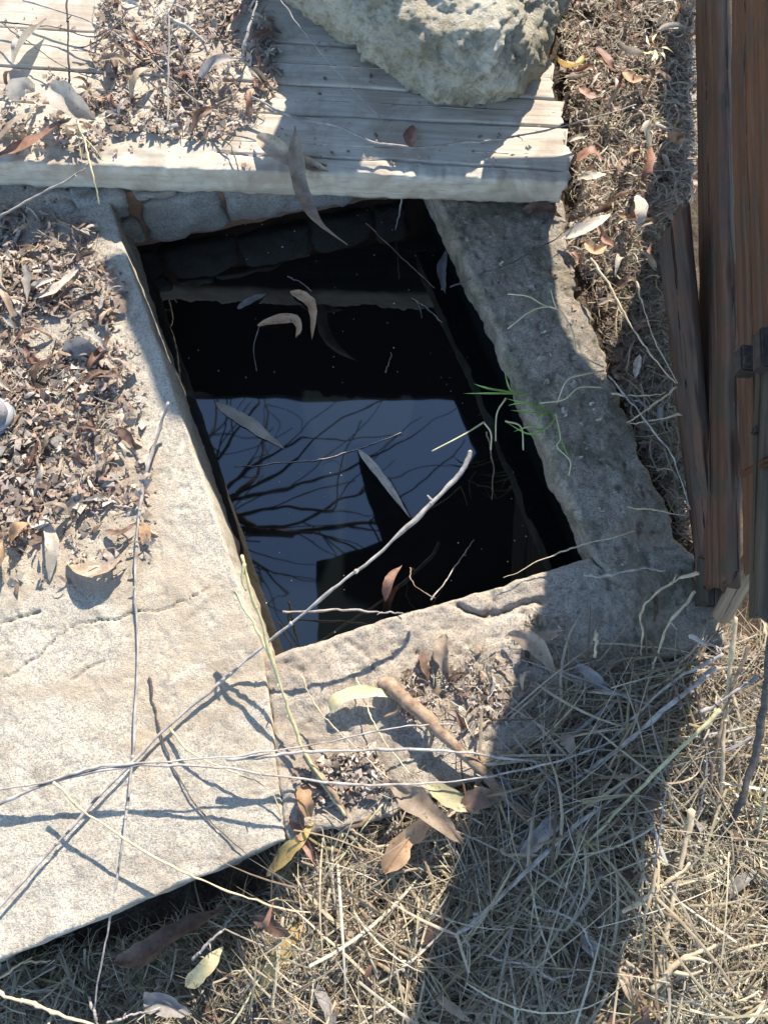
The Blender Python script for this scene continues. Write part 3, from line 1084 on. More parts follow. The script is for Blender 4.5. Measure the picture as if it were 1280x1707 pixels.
def leaf_geo(c, width, roll=0.0, fold=0.25, nw=5, twist=0.0, tip=0.5, wavy=0.0, seed=0):
    """leaf blade along centre line c: lanceolate, folded along the midrib"""
    c = np.asarray(c, float)
    n = len(c)
    t = frames(c)
    up = np.array([[0, 0, 1.0]])
    side = np.cross(t, np.where(np.abs(t[:, 2:3]) > 0.95, np.array([[0, 1.0, 0]]), up))
    side /= np.linalg.norm(side, axis=1)[:, None] + 1e-12
    nor = np.cross(side, t)
    s = np.linspace(0, 1, n)
    prof = np.clip(np.sin(np.pi * s ** (0.75)) ** 0.8, 0.03, 1)
    prof = np.where(s < 0.06, 0.10, prof)
    prof = prof * (1 + 0.14 * fbm(s * 6, s * 0 + seed * 0.7, 0, seed + 3, 2))
    a = roll + twist * (s - 0.5)
    sd = side * np.cos(a)[:, None] + nor * np.sin(a)[:, None]
    nn = -side * np.sin(a)[:, None] + nor * np.cos(a)[:, None]
    q = np.linspace(-1, 1, nw)
    half = width / 2 * prof
    V = c[:, None, :] + sd[:, None, :] * (q[None, :, None] * half[:, None, None]) + nn[:, None, :] * (np.abs(q)[None, :, None] ** 1.4 * fold * half[:, None, None])
    if wavy:
        eg = 1 + 0.16 * fbm(s[:, None] * 9, np.sign(q)[None, :] * 3.0, seed, seed + 5, 2) * np.abs(q)[None, :] ** 3
        V = c[:, None, :] + (V - c[:, None, :]) * eg[:, :, None]
        V = V + nn[:, None, :] * (wavy * np.abs(q)[None, :] * fbm(s[:, None] * 7, q[None, :] * 1.5, seed, seed, 2))[:, :, None]
    return V.reshape(-1, 3), grid_faces(n, nw)


def leaf(name, pts, width_px, mat, label, group=None, roll=0.0, fold=0.25, twist=0.0, n=16, wavy=0.003, seed=0, cat='leaf', stalk=None):
    c = world_path(pts, n)
    dep = np.linalg.norm(c.mean(0) - CAMP)
    V, F = leaf_geo(c, width_px * dep / FPX, roll, fold, 7, twist, wavy=wavy, seed=seed)
    o = mesh_obj(name, V, F, M[mat])
    if label:
        tag(o, label, cat, group)
    if stalk:
        V, F = tube(world_path(stalk, 12), 0.0012, 0.0007, 4)
        mesh_obj('stalk', V, F, M['twig_grey'], o)
    return o


W = WATER_Z + 0.003
H = PLANK_Z
# floating leaves and stems
leaf('floating_leaf', [(484, 486, W), (512, 498, W + .004), (522, 520, W + .003), (520, 566, W)], 18, 'leaf_float_bright', 'orange sickle leaf floating highest on the black water', fold=0.2, seed=1)
leaf('floating_leaf', [(430, 543, W), (458, 534, W + .004), (488, 531, W + .003), (499, 546, W + .002), (493, 563, W)], 17, 'leaf_float_bright', 'pinkish floating leaf with a long trailing stalk', fold=0.2, seed=2,
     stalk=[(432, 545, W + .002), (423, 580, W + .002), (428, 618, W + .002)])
leaf('floating_leaf', [(396, 514, W), (420, 500, W + .002), (443, 490, W)], 12, 'leaf_grey', 'thin grey leaf floating left of the orange leaf', seed=3)
leaf('floating_leaf', [(360, 672, W), (412, 704, W + .003), (474, 748, W)], 20, 'leaf_pale', 'pale straight leaf floating at left on the blue reflection', fold=0.1, seed=4)
leaf('floating_leaf', [(596, 748, W), (636, 795, W + .003), (684, 864, W)], 15, 'leaf_pale', 'narrow pale leaf floating in middle of the reflected sky', fold=0.1, seed=5)
leaf('floating_leaf', [(742, 418, W), (736, 455, W), (742, 490, W)], 13, 'leaf_grey', 'dull grey leaf floating near the shaded kerb', seed=6)
leaf('hanging_leaf', [(642, 1002, -.05), (648, 975, -.03), (655, 960, -.035), (670, 943, -.05)], 20, 'leaf_red', 'curled russet leaf hanging above water at front kerb', roll=0.5, seed=7, fold=0.5)
twig('floating_twig', [(687, 496, W), (712, 514, W), (737, 538, W)], 0.0018, 0.001, M['twig_grey'], 'short pale twig floating on the black water', side=[[(692, 499, W), (700, 515, W), (703, 530, W)]])
twig('floating_twig', [(644, 620, W), (648, 605, W), (652, 588, W)], 0.0016, 0.001, M['twig_brown'], 'tiny brown twig floating above the blue reflection')
twig('floating_twig', [(480, 460, W), (500, 470, W), (520, 486, W)], 0.0012, 0.0008, M['twig_grey'], 'hair-thin twig floating beside the orange leaf')
twig('floating_twig', [(612, 372, W), (660, 420, W), (725, 480, W)], 0.0012, 0.0008, M['twig_brown'], 'long dim twig floating under the front plank')
twig('floating_twig', [(392, 778, W), (460, 772, W), (540, 764, W), (620, 740, W), (668, 722, W)], 0.0009, 0.0007, M['twig_grey'], 'thread-like stem floating across the reflected branches')
# flecks on the water
fl = []
for k in range(100):
    a, b = rng.uniform(0, 1), rng.uniform(0, 1)
    q = (np.array(PIT[0]) * (1 - a) + np.array(PIT[1]) * a) * (1 - b) + (np.array(PIT[3]) * (1 - a) + np.array(PIT[2]) * a) * b
    r_ = rng.uniform(0.0006, 0.0015) * (2.2 if k % 40 == 0 else 1)
    th = np.linspace(0, 2 * np.pi, 6, endpoint=False) + rng.uniform(0, 6)
    v = np.stack([q[0] + r_ * np.cos(th), q[1] + r_ * np.sin(th), np.full(6, WATER_Z + .002)], -1)
    fl.append((np.vstack([v, v.mean(0) + [0, 0, r_ * .7]]), np.array([[0, 1, 2, 6], [2, 3, 4, 6], [4, 5, 0, 6]])))
V, F = join(fl)
tag(mesh_obj('floating_specks', V, F, M['foam']), 'pale specks of dust and foam floating on the water', 'specks', kind='stuff')

# leaves on the planks
leaf('hanging_leaf', [(492, 210, H + .035), (493, 260, H + .03), (500, 310, H + .015), (516, 356, H + .005), (545, 385, H + .0), (579, 408, H - .005)], 24, 'leaf_tan', 'long twisted leaf hanging off front plank over the water', roll=0.3, twist=1.2, fold=0.4, n=26, seed=8)
leaf('dry_leaf', [(428, 226, H + .012), (470, 256, H + .022), (510, 272, H + .015), (548, 286, H + .008)], 30, 'leaf_tan', 'tan leaf on front plank beside the hanging leaf', roll=-0.3, fold=0.5, seed=9)
leaf('dry_leaf', [(500, 262, H + .01), (520, 275, H + .012), (545, 276, H + .008)], 16, 'leaf_red', 'russet leaf tip on front plank edge', seed=10)
leaf('dry_leaf', [(688, 208, H + .006), (683, 232, H + .012), (690, 250, H + .006)], 18, 'leaf_red', 'small russet leaf under the long white stem on the plank', seed=11)
twig('white_twig', [(420, 160, H + .03), (490, 195, H + .025), (562, 210, H + .03), (620, 236, H + .022), (690, 246, H + .02), (760, 240, H + .022), (860, 228, H + .025), (960, 205, H + .03), (1060, 175, H + .03)], 0.0026, 0.0018, M['twig_grey'],
     'long white curved stem lying across the planks below the boulder', 'stem')
twig('thin_twig', [(470, 0, H + .10), (520, 70, H + .07), (580, 140, H + .03), (640, 205, H + .008)], 0.0012, 0.0010, M['twig_grey'], 'hair-thin twig slanting down from the boulder to plank')
leaf('dry_leaf', [(22, 108, H + .02), (40, 72, H + .035), (78, 32, H + .02)], 34, 'leaf_pale', 'pale curled leaf at top left of the planks', roll=0.7, fold=0.5, seed=12)
leaf('dry_leaf', [(82, 142, H + .03), (108, 162, H + .045), (132, 182, H + .035), (160, 200, H + .015)], 36, 'leaf_pale', 'broad pale leaf on the planks next to the upright stick', roll=-0.4, fold=0.4, seed=13)
leaf('dry_leaf', [(-6, 262, H + .015), (50, 240, H + .02), (108, 198, H + .03)], 26, 'leaf_red', 'russet leaf on left end of the front plank', roll=0.3, seed=14)
leaf('dry_leaf', [(-5, 240, H + .02), (25, 205, H + .035), (60, 185, H + .03)], 24, 'leaf_tan', 'tan leaf above the russet leaf on front plank', roll=0.5, seed=15)
leaf('dry_leaf', [(15, 165, H + .02), (38, 142, H + .04), (60, 152, H + .02)], 22, 'leaf_pale', 'arched pale leaf at left edge of the planks', roll=-0.8, seed=16)
twig('upright_stick', [(113, -30, H + .09), (114, 60, H + .06), (116, 150, H + .02)], 0.0026, 0.0022, M['twig_dark'], 'dark straight stick at top left of the planks')
twig('bent_straw', [(128, 195, H + .03), (140, 230, H + .03), (155, 290, H + .02), (166, 342, H - .01)], 0.0022, 0.0012, M['straw'], 'pale bent stem hanging over front plank near slab corner', 'stem', side=[[(130, 196, H + .03), (133, 240, H + .02), (138, 275, H + .01)], [(137, 225, H + .03), (160, 250, H + .02), (172, 268, H + .01)]])
twig('white_twig', [(-10, 366, .05), (60, 328, .06), (120, 295, .08), (150, 275, H + .02)], 0.0022, 0.0015, M['twig_grey'], 'straight white stem leaning from litter up to plank edge', 'stem')
twig('white_twig', [(284, 30, H + .05), (310, 45, H + .055), (335, 65, H + .05), (348, 92, H + .03)], 0.0045, 0.0028, M['twig_grey'], 'thick white bent twig near top of the planks')
twig('forked_twig', [(281, 200, H + .015), (281, 120, H + .03), (281, 25, H + .06), (272, -10, H + .07)], 0.0022, 0.0018, M['twig_grey'], 'white forked twig standing in leaf heap on planks', side=[[(281, 25, H + .06), (290, 5, H + .07), (296, -15, H + .08)]])
twig('white_twig', [(296, 10, H + .04), (312, 18, H + .045), (315, 45, H + .04)], 0.0025, 0.002, M['twig_grey'], 'small white twig curled beside the thick bent twig')
twig('white_twig', [(240, -10, H + .05), (290, 60, H + .04), (330, 150, H + .02), (262, 190, H + .01)][:3], 0.0016, 0.0012, M['twig_grey'], 'thin pale twig across the leaf heap on planks')
twig('thin_twig', [(0, 35, H + .03), (50, 72, H + .03), (110, 112, H + .02), (200, 145, H + .015)], 0.0012, 0.001, M['twig_dark'], 'thin dark twig slanting across top left planks')
twig('thin_twig', [(0, 36, H + .02), (90, 45, H + .02), (160, 60, H + .025), (215, 20, H + .03)], 0.0012, 0.001, M['twig_dark'], 'thin dark twig arching near the top left corner')
twig('thin_twig', [(125, 80, H + .015), (160, 70, H + .02), (210, 30, H + .03)], 0.0015, 0.001, M['twig_dark'], 'short dark twig right of the upright stick')
twig('thin_twig', [(40, 0, H + .03), (140, 32, H + .03), (230, 80, H + .02), (330, 170, H + .015), (430, 215, H + .01)], 0.0014, 0.001, M['twig_grey'], 'long pale twig crossing the whole leaf heap on planks')
twig('thin_twig', [(365, 225, H + .01), (385, 245, H + .012), (398, 285, H + .005)], 0.0014, 0.001, M['twig_dark'], 'curved dark twig at front edge of the front plank')
twig('white_twig', [(405, 100, H + .02), (412, 60, H + .05), (432, -10, H + .06)], 0.004, 0.002, M['twig_grey'], 'upright white twig in the shade left of the boulder')

# leaves on the slab
leaf('dry_leaf', [(55, 497, .012), (95, 480, .022), (132, 448, .02)], 22, 'leaf_pale', 'pale narrow leaf in upper litter on the slab', roll=0.3, seed=17)
leaf('dry_leaf', [(42, 440, .02), (48, 470, .02), (46, 505, .02)], 16, 'leaf_pale', 'short pale leaf standing left of the narrow one', roll=-0.4, seed=18)
leaf('dry_leaf', [(106, 586, .012), (140, 576, .026), (178, 596, .012)], 26, 'leaf_grey', 'grey arched leaf in middle of the slab litter', roll=-0.6, fold=0.6, seed=19)
leaf('dry_leaf', [(78, 868, .006), (88, 905, .020), (86, 935, .016), (83, 968, .004)], 20, 'leaf_pale', 'pale drooping leaf alone on the bare slab', roll=0.2, seed=20)
leaf('dry_leaf', [(112, 936, .006), (140, 952, .020), (180, 948, .026), (218, 912, .024)], 26, 'leaf_tan', 'crescent tan leaf raised above slab casting a curved shadow', roll=0.7, fold=0.3, seed=21)
leaf('dry_leaf', [(18, 905, .01), (34, 884, .025), (50, 872, .02)], 26, 'leaf_orange', 'orange curled leaf at left edge of the slab', roll=0.4, fold=0.6, seed=22)
leaf('dry_leaf', [(-12, 960, .01), (4, 930, .03), (8, 892, .02)], 24, 'leaf_orange', 'orange leaf cut by the left edge below the curled one', roll=0.4, fold=0.6, seed=23)
leaf('dry_leaf', [(236, 870, .003), (243, 890, .006), (240, 912, .003)], 18, 'leaf_orange', 'faded orange leaf scrap next to the long grey stem', seed=24)
leaf('dry_leaf', [(176, 884, .010), (200, 888, .020), (228, 872, .012)], 14, 'leaf_brown', 'thin brown leaf just above the crescent leaf', roll=0.4, seed=25)
leaf('dry_leaf', [(196, 712, .012), (214, 728, .018), (230, 750, .006)], 16, 'leaf_brown', 'brown leaf tip hanging from the slab litter', roll=-0.4, seed=26)
twig('thin_twig', [(120, 380, .02), (128, 410, .02), (142, 436, .006)], 0.0024, 0.0016, M['twig_dark'], 'short dark twig near back corner of the slab')

# leaves on the front kerb and in the grass
leaf('dry_leaf', [(549, 1194, .008), (562, 1166, .022), (600, 1154, .024), (640, 1155, .022), (664, 1168, .012)], 20, 'leaf_yellow', 'pale yellow curved leaf on the front kerb', roll=0.25, seed=27, n=22)
leaf('dry_leaf', [(704, 1086, .006), (708, 1110, .012), (714, 1134, .006)], 20, 'leaf_brown', 'small brown leaf on the front kerb', roll=0.4, seed=28)
leaf('dry_leaf', [(742, 1058, .012), (738, 1090, .022), (748, 1138, .006)], 24, 'leaf_tan', 'tan folded leaf beside small brown one on front kerb', roll=-0.5, fold=0.6, seed=29)
leaf('dry_leaf', [(846, 1056, .012), (880, 1068, .024), (906, 1092, .028), (930, 1138, .008)], 28, 'leaf_tan', 'curved tan leaf at shadow edge on the front kerb', roll=-0.3, seed=30)
leaf('dry_leaf', [(885, 1062, .02), (910, 1060, .025), (940, 1052, .02)], 16, 'leaf_tan', 'thin tan leaf above the curved one at shadow edge', seed=31)
leaf('dry_leaf', [(650, 1302, .02), (690, 1335, .035), (730, 1370, .03), (772, 1408, .005)], 36, 'leaf_tan', 'wide tan leaf lying under the grey bent stems', roll=0.3, fold=0.6, twist=0.9, wavy=0.007, seed=32)
leaf('dry_leaf', [(640, 1455, .0), (665, 1410, .015), (700, 1375, .02), (728, 1345, .02)], 34, 'leaf_orange', 'wide brown-orange leaf crossing below the tan leaf', roll=-0.3, fold=0.6, twist=-0.8, wavy=0.006, seed=33)
leaf('dry_leaf', [(712, 1308, .03), (740, 1325, .035), (775, 1342, .02), (800, 1356, .01)], 30, 'leaf_yellow', 'yellow leaf right of the wide tan leaf', roll=0.3, seed=34)
leaf('dry_leaf', [(770, 1345, .02), (800, 1330, .03), (835, 1322, .02)], 32, 'leaf_brown', 'shaded brown leaf behind the yellow one', seed=35)
leaf('dry_leaf', [(432, 1660, -.06), (460, 1610, -.03), (490, 1560, -.02), (508, 1535, -.025)], 26, 'leaf_gold', 'golden leaf standing in the lower grass', roll=0.3, fold=0.2, seed=36)
leaf('dry_leaf', [(445, 1460, -.05), (480, 1420, -.01), (505, 1395, .005), (524, 1370, .0)], 24, 'leaf_gold', 'golden leaf at the slab corner', roll=0.4, fold=0.2, seed=37)
leaf('dry_leaf', [(505, 1310, .01), (508, 1340, .025), (520, 1362, .005)], 26, 'leaf_orange', 'pinkish leaf behind the slab corner', roll=0.4, fold=0.5, seed=38)
leaf('dry_leaf', [(184, 1606, -.15), (240, 1592, -.13), (290, 1560, -.12), (340, 1535, -.115), (386, 1506, -.11)], 30, 'leaf_brown', 'long dull brown leaf in deep shade under the slab edge', roll=0.6, fold=0.7, twist=0.8, wavy=0.006, seed=39, n=24)
leaf('dry_leaf', [(312, 1645, -.14), (345, 1610, -.11), (372, 1578, -.12)], 24, 'stalk' if False else 'leaf_yellow', 'olive-yellow leaf in the shaded hollow', roll=0.2, seed=40)
leaf('dry_leaf', [(240, 1668, -.15), (270, 1672, -.13), (320, 1690, -.15)], 30, 'leaf_grey', 'crumpled grey leaf at the bottom of the hollow', fold=0.6, seed=41)
leaf('dry_leaf', [(965, 1700, -.04), (970, 1650, -.02), (960, 1590, -.02)], 34, 'leaf_brown', 'long brown leaf upright in the shaded grass near bottom', roll=0.3, seed=42)
leaf('dry_leaf', [(972, 1560, -.01), (985, 1580, .0), (995, 1598, -.01)], 18, 'leaf_grey', 'small grey leaf above the long brown one', seed=43)
leaf('dry_leaf', [(1000, 1452, -.02), (1060, 1450, -.005), (1120, 1450, -.02)], 24, 'leaf_brown', 'brown leaf lying level in the shaded grass', seed=44)
leaf('dry_leaf', [(1030, 1690, -.03), (1070, 1682, -.01), (1110, 1676, -.02)], 28, 'leaf_gold', 'golden brown leaf in the sun at bottom right', seed=45)
leaf('dry_leaf', [(1030, 1600, -.02), (1045, 1640, .0), (1062, 1680, -.02)], 26, 'leaf_tan', 'tan leaf above the golden one at bottom right', roll=0.5, seed=46)
leaf('dry_leaf', [(1014, 1022, .01), (1020, 1040, .03), (1024, 1064, .02)], 14, 'leaf_grey', 'lilac grey leaf upright at corner of the kerbs', seed=47, roll=0.4)
leaf('dry_leaf', [(1085, 985, .02), (1092, 1010, .02), (1090, 1035, .01)], 14, 'leaf_brown', 'brown leaf against the mossy kerb end', seed=48, roll=0.6)
leaf('dry_leaf', [(960, 1108, .03), (985, 1125, .035), (1015, 1148, .02)], 18, 'leaf_grey', 'grey blade leaf in the shaded twigs', seed=49)
leaf('dry_leaf', [(1062, 1300, .0), (1080, 1330, .02), (1105, 1375, .0)], 26, 'leaf_brown', 'shaded russet brown leaf under the yellow stem', seed=50)
leaf('dry_leaf', [(1160, 1240, .0), (1180, 1260, .015), (1205, 1290, .0)], 20, 'leaf_grey', 'pinkish grey leaf near the white stick', seed=51)
leaf('dry_leaf', [(935, 1225, .02), (948, 1240, .03), (955, 1260, .02)], 22, 'leaf_tan', 'small tan leaf caught in the shaded twigs', seed=52)
leaf('dry_leaf', [(690, 1568, -.02), (730, 1556, .0), (785, 1566, -.02)], 24, 'leaf_brown', 'brown leaf at the grass shadow edge', seed=53)

# leaves in the litter to the right of the planks
leaf('dry_leaf', [(920, 92, .03), (940, 112, .045), (966, 108, .04), (972, 92, .03)], 26, 'leaf_gold', 'curled golden leaf next to the boulder', roll=0.7, fold=0.6, seed=54)
leaf('dry_leaf', [(995, 78, .03), (1010, 98, .04), (1022, 118, .03)], 18, 'leaf_red', 'russet leaf above the green sprig', roll=0.3, seed=55)
leaf('dry_leaf', [(965, 145, .03), (980, 158, .04), (1000, 162, .03)], 14, 'leaf_red', 'small russet leaf right of the plank ends', seed=56)
leaf('dry_leaf', [(1040, 120, .03), (1052, 135, .04), (1072, 130, .03)], 20, 'leaf_orange', 'orange leaf in middle of the right litter', seed=57, fold=0.6)
leaf('dry_leaf', [(1110, 220, .02), (1126, 235, .03), (1138, 228, .02)], 18, 'leaf_orange', 'orange leaf close to the gate', seed=58, fold=0.6)
leaf('dry_leaf', [(935, 398, .02), (985, 375, .035), (1020, 355, .03)], 18, 'leaf_pale', 'long pale leaf over the corner of the mossy kerb', seed=59)
leaf('dry_leaf', [(975, 405, .025), (990, 420, .035), (1012, 408, .03)], 16, 'leaf_orange', 'orange curled leaf below the long pale one', seed=60, fold=0.7)
leaf('dry_leaf', [(1060, 325, .02), (1068, 350, .04), (1064, 385, .02)], 18, 'leaf_pale', 'pale upright leaf beside the gate slat', seed=61)
leaf('dry_leaf', [(965, 296, .02), (990, 292, .03), (1010, 290, .02)], 16, 'leaf_pale', 'pale leaf by the end of the front plank', seed=62)
leaf('dry_leaf', [(1085, 245, .02), (1080, 275, .035), (1068, 302, .02)], 20, 'leaf_red', 'russet leaf standing in the right litter', seed=63, roll=.5)
leaf('dry_leaf', [(960, 268, .02), (985, 252, .035), (1005, 268, .02)], 26, 'leaf_red', 'russet leaf beside the end of the front plank', seed=64, roll=.5)
leaf('dry_leaf', [(868, 352, .01), (905, 345, .02), (935, 362, .01)], 18, 'leaf_brown', 'dull leaf on mossy kerb below the plank end', seed=65)
leaf('dry_leaf', [(1058, 630, .0), (1062, 605, .01), (1066, 590, .02)], 12, 'leaf_pale', 'narrow pale leaf in the shade under the gate', seed=66)
leaf('dry_leaf', [(893, 601, .012), (903, 597, .014), (912, 596, .012)], 8, 'leaf_pale', 'tiny pale leaf on the mossy kerb', seed=67)

# ------------------------------------------------------------------ long stems on the slab and kerb
twig('long_twig', [(785, 750, .19), (770, 785, .18), (715, 842, .165), (640, 914, .14), (540, 995, .10), (450, 1068, .05), (380, 1128, .016), (250, 1240, .014), (100, 1402, .014), (-20, 1535, .016)], 0.0036, 0.0026, M['twig_grey'],
     'longest grey stem reaching from the slab out over the water', 'stem', n=90, wob=.001)
twig('long_twig', [(282, 670, .045), (268, 712, .022), (243, 790, .012), (230, 880, .010), (226, 980, .009), (230, 1090, .009), (222, 1250, .011), (206, 1400, .014), (178, 1560, -.02), (158, 1680, -.07)], 0.0030, 0.0022, M['twig_grey'],
     'grey stem running lengthwise down the slab with pale raised tip', 'stem', n=80, wob=.001)
twig('long_twig', [(-20, 1318, .03), (80, 1302, .045), (170, 1278, .055), (290, 1268, .06), (420, 1257, .06), (540, 1238, .05), (660, 1214, .045), (760, 1208, .03)], 0.0022, 0.0014, M['twig_grey'],
     'upper grey bent stem crossing the slab low in the picture', 'stem', n=60)
twig('long_twig', [(-20, 1350, .02), (70, 1308, .04), (200, 1280, .055), (330, 1276, .06), (440, 1290, .06), (560, 1306, .055), (680, 1308, .05), (800, 1298, .04), (920, 1272, .03), (1040, 1230, .02)], 0.0026, 0.0016, M['twig_grey'],
     'lower grey bent stem crossing from slab into the grass', 'stem', n=70)
twig('long_twig', [(380, 1266, .05), (480, 1256, .055), (600, 1250, .055), (720, 1250, .05), (830, 1263, .03), (900, 1272, .02)], 0.0026, 0.0018, M['twig_grey'],
     'straight grey stem over the front kerb', 'stem', n=50)
twig('tan_twig', [(92, 1305, .055), (150, 1358, .05), (230, 1412, .045), (310, 1455, .04), (400, 1492, .02), (500, 1520, -.005), (620, 1505, -.02)], 0.0020, 0.0014, M['twig_tan'], 'tan stem leaning from slab down into grass', 'stem', n=50)
twig('dark_twig', [(250, 1128, .004), (258, 1180, .004), (272, 1235, .005), (300, 1300, .004), (345, 1365, .004), (415, 1428, .004)], 0.0018, 0.001, M['twig_dark'], 'thin dark stem lying flat on the slab', 'stem')
twig('tan_twig', [(285, 1215, .012), (330, 1262, .02), (400, 1290, .025), (450, 1318, .02), (470, 1360, .005)], 0.0016, 0.001, M['twig_tan'], 'thin tan stem near right end of the slab', 'stem')
twig('olive_stalk', [(404, 926, .13), (424, 1000, .11), (448, 1080, .08), (475, 1165, .05), (505, 1250, .025), (540, 1310, .012), (575, 1360, .0)], 0.0026, 0.0031, M['stalk_olive'], 'olive green stalk rising past the slab corner by water', 'stalk',
     side=[[(408, 940, .13), (404, 965, .125), (410, 985, .12)], [(505, 1250, .025), (530, 1290, .02), (565, 1330, .005)]], n=50)
twig('straw_stalk', [(393, 986, .09), (420, 1035, .08), (445, 1085, .06), (470, 1150, .04), (500, 1240, .015)], 0.0022, 0.0022, M['straw'], 'straw stalk just beside the olive stalk', 'stalk')
twig('brown_root', [(640, 1140, .012), (668, 1152, .024), (700, 1190, .028), (745, 1232, .026), (800, 1282, .020), (850, 1335, .008), (905, 1378, -.01), (960, 1420, -.03)], 0.0130, 0.0050, M['twig_brown'], 'thick brown dead root lying over front kerb', 'root', n=40,
     side=[[(672, 1158, .03), (662, 1185, .02), (640, 1196, .01)], [(700, 1190, .03), (720, 1220, .03), (715, 1250, .01)]], wob=.004)
twig('brown_root', [(510, 1258, .018), (535, 1295, .014), (560, 1330, .008), (580, 1365, -.01)], 0.0060, 0.0035, M['twig_brown'], 'short brown root at the foot of the olive stalk', 'root')
twig('white_twig', [(474, 1020, -.10), (560, 1017, -.06), (640, 1020, -.02), (672, 1024, .0)], 0.0022, 0.0014, M['twig_grey'], 'pinkish white stem reaching level over water at front', 'stem')
twig('thin_twig', [(505, 1128, .04), (520, 1165, .035), (545, 1200, .03), (590, 1245, .02), (660, 1310, .015)], 0.0014, 0.0012, M['twig_tan'], 'thin tan twig beneath the yellow leaf')
twig('thin_twig', [(595, 1130, .012), (612, 1180, .02), (640, 1235, .02), (690, 1300, .02)], 0.0014, 0.001, M['straw'], 'thin straw twig right of the yellow leaf')
twig('yellow_straw', [(-20, 1648, -.02), (50, 1672, -.015), (110, 1694, -.015), (200, 1725, -.02)], 0.0034, 0.0028, M['twig_tan'], 'yellow tan stem across bottom left corner', 'stem')
twig('white_twig', [(150, 1660, -.12), (158, 1690, -.12), (166, 1720, -.13)], 0.003, 0.0024, M['twig_grey'], 'white stub in bottom left hollow', 'stem')
twig('white_twig', [(385, 1712, -.07), (440, 1620, -.05), (490, 1530, -.03), (560, 1440, -.02), (640, 1340, .01)], 0.0024, 0.0016, M['straw'], 'long pale stem slanting up through the lower grass', 'stem', n=40)
twig('white_twig', [(322, 1598, -.12), (350, 1570, -.1), (375, 1545, -.1), (388, 1522, -.1)], 0.0026, 0.002, M['twig_grey'], 'short white stem in the hollow below slab edge', 'stem')
twig('white_twig', [(180, 1705, -.13), (220, 1692, -.12), (268, 1680, -.12)], 0.0022, 0.002, M['twig_grey'], 'white stem level at bottom of the hollow', 'stem')
twig('thin_twig', [(0, 1630, -.08), (40, 1605, -.07), (85, 1602, -.08)], 0.002, 0.0014, M['twig_tan'], 'bent tan twig under left slab edge')

# dark roots hanging in the pit and stems over the kerb
twig('hanging_root', [(812, 720, -.01), (822, 780, -.10), (815, 850, -.2), (800, 890, -.3)], 0.0014, 0.0008, M['twig_brown'], 'thin dark root hanging from the green tuft into pit', 'root')
twig('thin_twig', [(720, 1000, -.03), (790, 900, -.14), (850, 880, -.2)][:2], 0.0014, 0.001, M['twig_grey'], 'thin grey twig rising from front kerb over water')
twig('thin_twig', [(685, 945, -.06), (688, 972, -.04), (725, 998, -.005)], 0.0012, 0.001, M['twig_brown'], 'tiny brown twig beside the russet hanging leaf')
twig('thin_twig', [(1060, 885, .02), (985, 905, .03), (920, 925, .02), (840, 965, .01)], 0.0014, 0.001, M['twig_tan'], 'tan twig across front corner of the pit')
twig('thin_twig', [(670, 330, -.02), (665, 360, -.1), (655, 392, -.2)], 0.0020, 0.0012, M['twig_grey'], 'pale twig dangling under front plank', wob=.001)
twig('thin_twig', [(752, 478, -.05), (790, 462, .0), (845, 440, .02), (930, 395, .03), (985, 355, .03)], 0.0018, 0.0012, M['twig_dark'], 'dark twig lying over the mossy kerb near plank')
twig('thin_twig', [(985, 430, .04), (1012, 470, .05), (1038, 520, .05), (1072, 575, .05), (1125, 640, .05)], 0.0026, 0.0016, M['twig_tan'], 'tan stem arching toward the gate in shade')
twig('thin_twig', [(1062, 468, .05), (1070, 505, .05), (1088, 560, .05), (1128, 640, .05)], 0.0018, 0.0014, M['twig_tan'], 'second tan stem meeting the gate slat')
twig('thin_twig', [(1015, 625, .03), (1060, 680, .03), (1085, 715, .04), (1120, 760, .04), (1150, 850, .03)], 0.0022, 0.0014, M['twig_grey'], 'grey stem along the foot of the gate')
twig('thin_twig', [(1128, 645, .06), (1085, 678, .05), (1045, 704, .03)], 0.0020, 0.0012, M['twig_tan'], 'tan stem slanting down from the gate slat')
twig('thin_twig', [(1135, 690, .05), (1090, 700, .04), (1050, 706, .03)], 0.0018, 0.0012, M['twig_tan'], 'level tan stem below the gate slat')
twig('thin_twig', [(1020, 655, .02), (1060, 660, .03), (1110, 655, .04)], 0.0018, 0.0012, M['twig_tan'], 'level pale stem by lit strip of kerb')
twig('thin_twig', [(1048, 845, .01), (1090, 850, .02), (1145, 860, .03)], 0.0016, 0.001, M['twig_tan'], 'thin level stem on lower mossy kerb')
twig('white_twig', [(975, 958, .04), (1010, 960, .045), (1060, 948, .04), (1110, 952, .03)], 0.0024, 0.0016, M['twig_grey'], 'white bent stem over the front end of mossy kerb', 'stem')
twig('tan_twig', [(1165, 955, .07), (1130, 965, .06), (1072, 1010, .05), (1070, 1060, .03), (1066, 1105, .0)], 0.0024, 0.0018, M['twig_tan'], 'sharply bent tan stem at the foot of gate', 'stem')
twig('tan_twig', [(1160, 985, .05), (1115, 1040, .05), (1095, 1090, .03), (1080, 1140, .01)], 0.0022, 0.0016, M['twig_tan'], 'straight tan stem beside the sharply bent one', 'stem')
twig('tan_twig', [(992, 1095, .03), (994, 1070, .04), (992, 1052, .03)], 0.0030, 0.0022, M['twig_tan'], 'short tan stub at the corner of kerbs', 'stem')

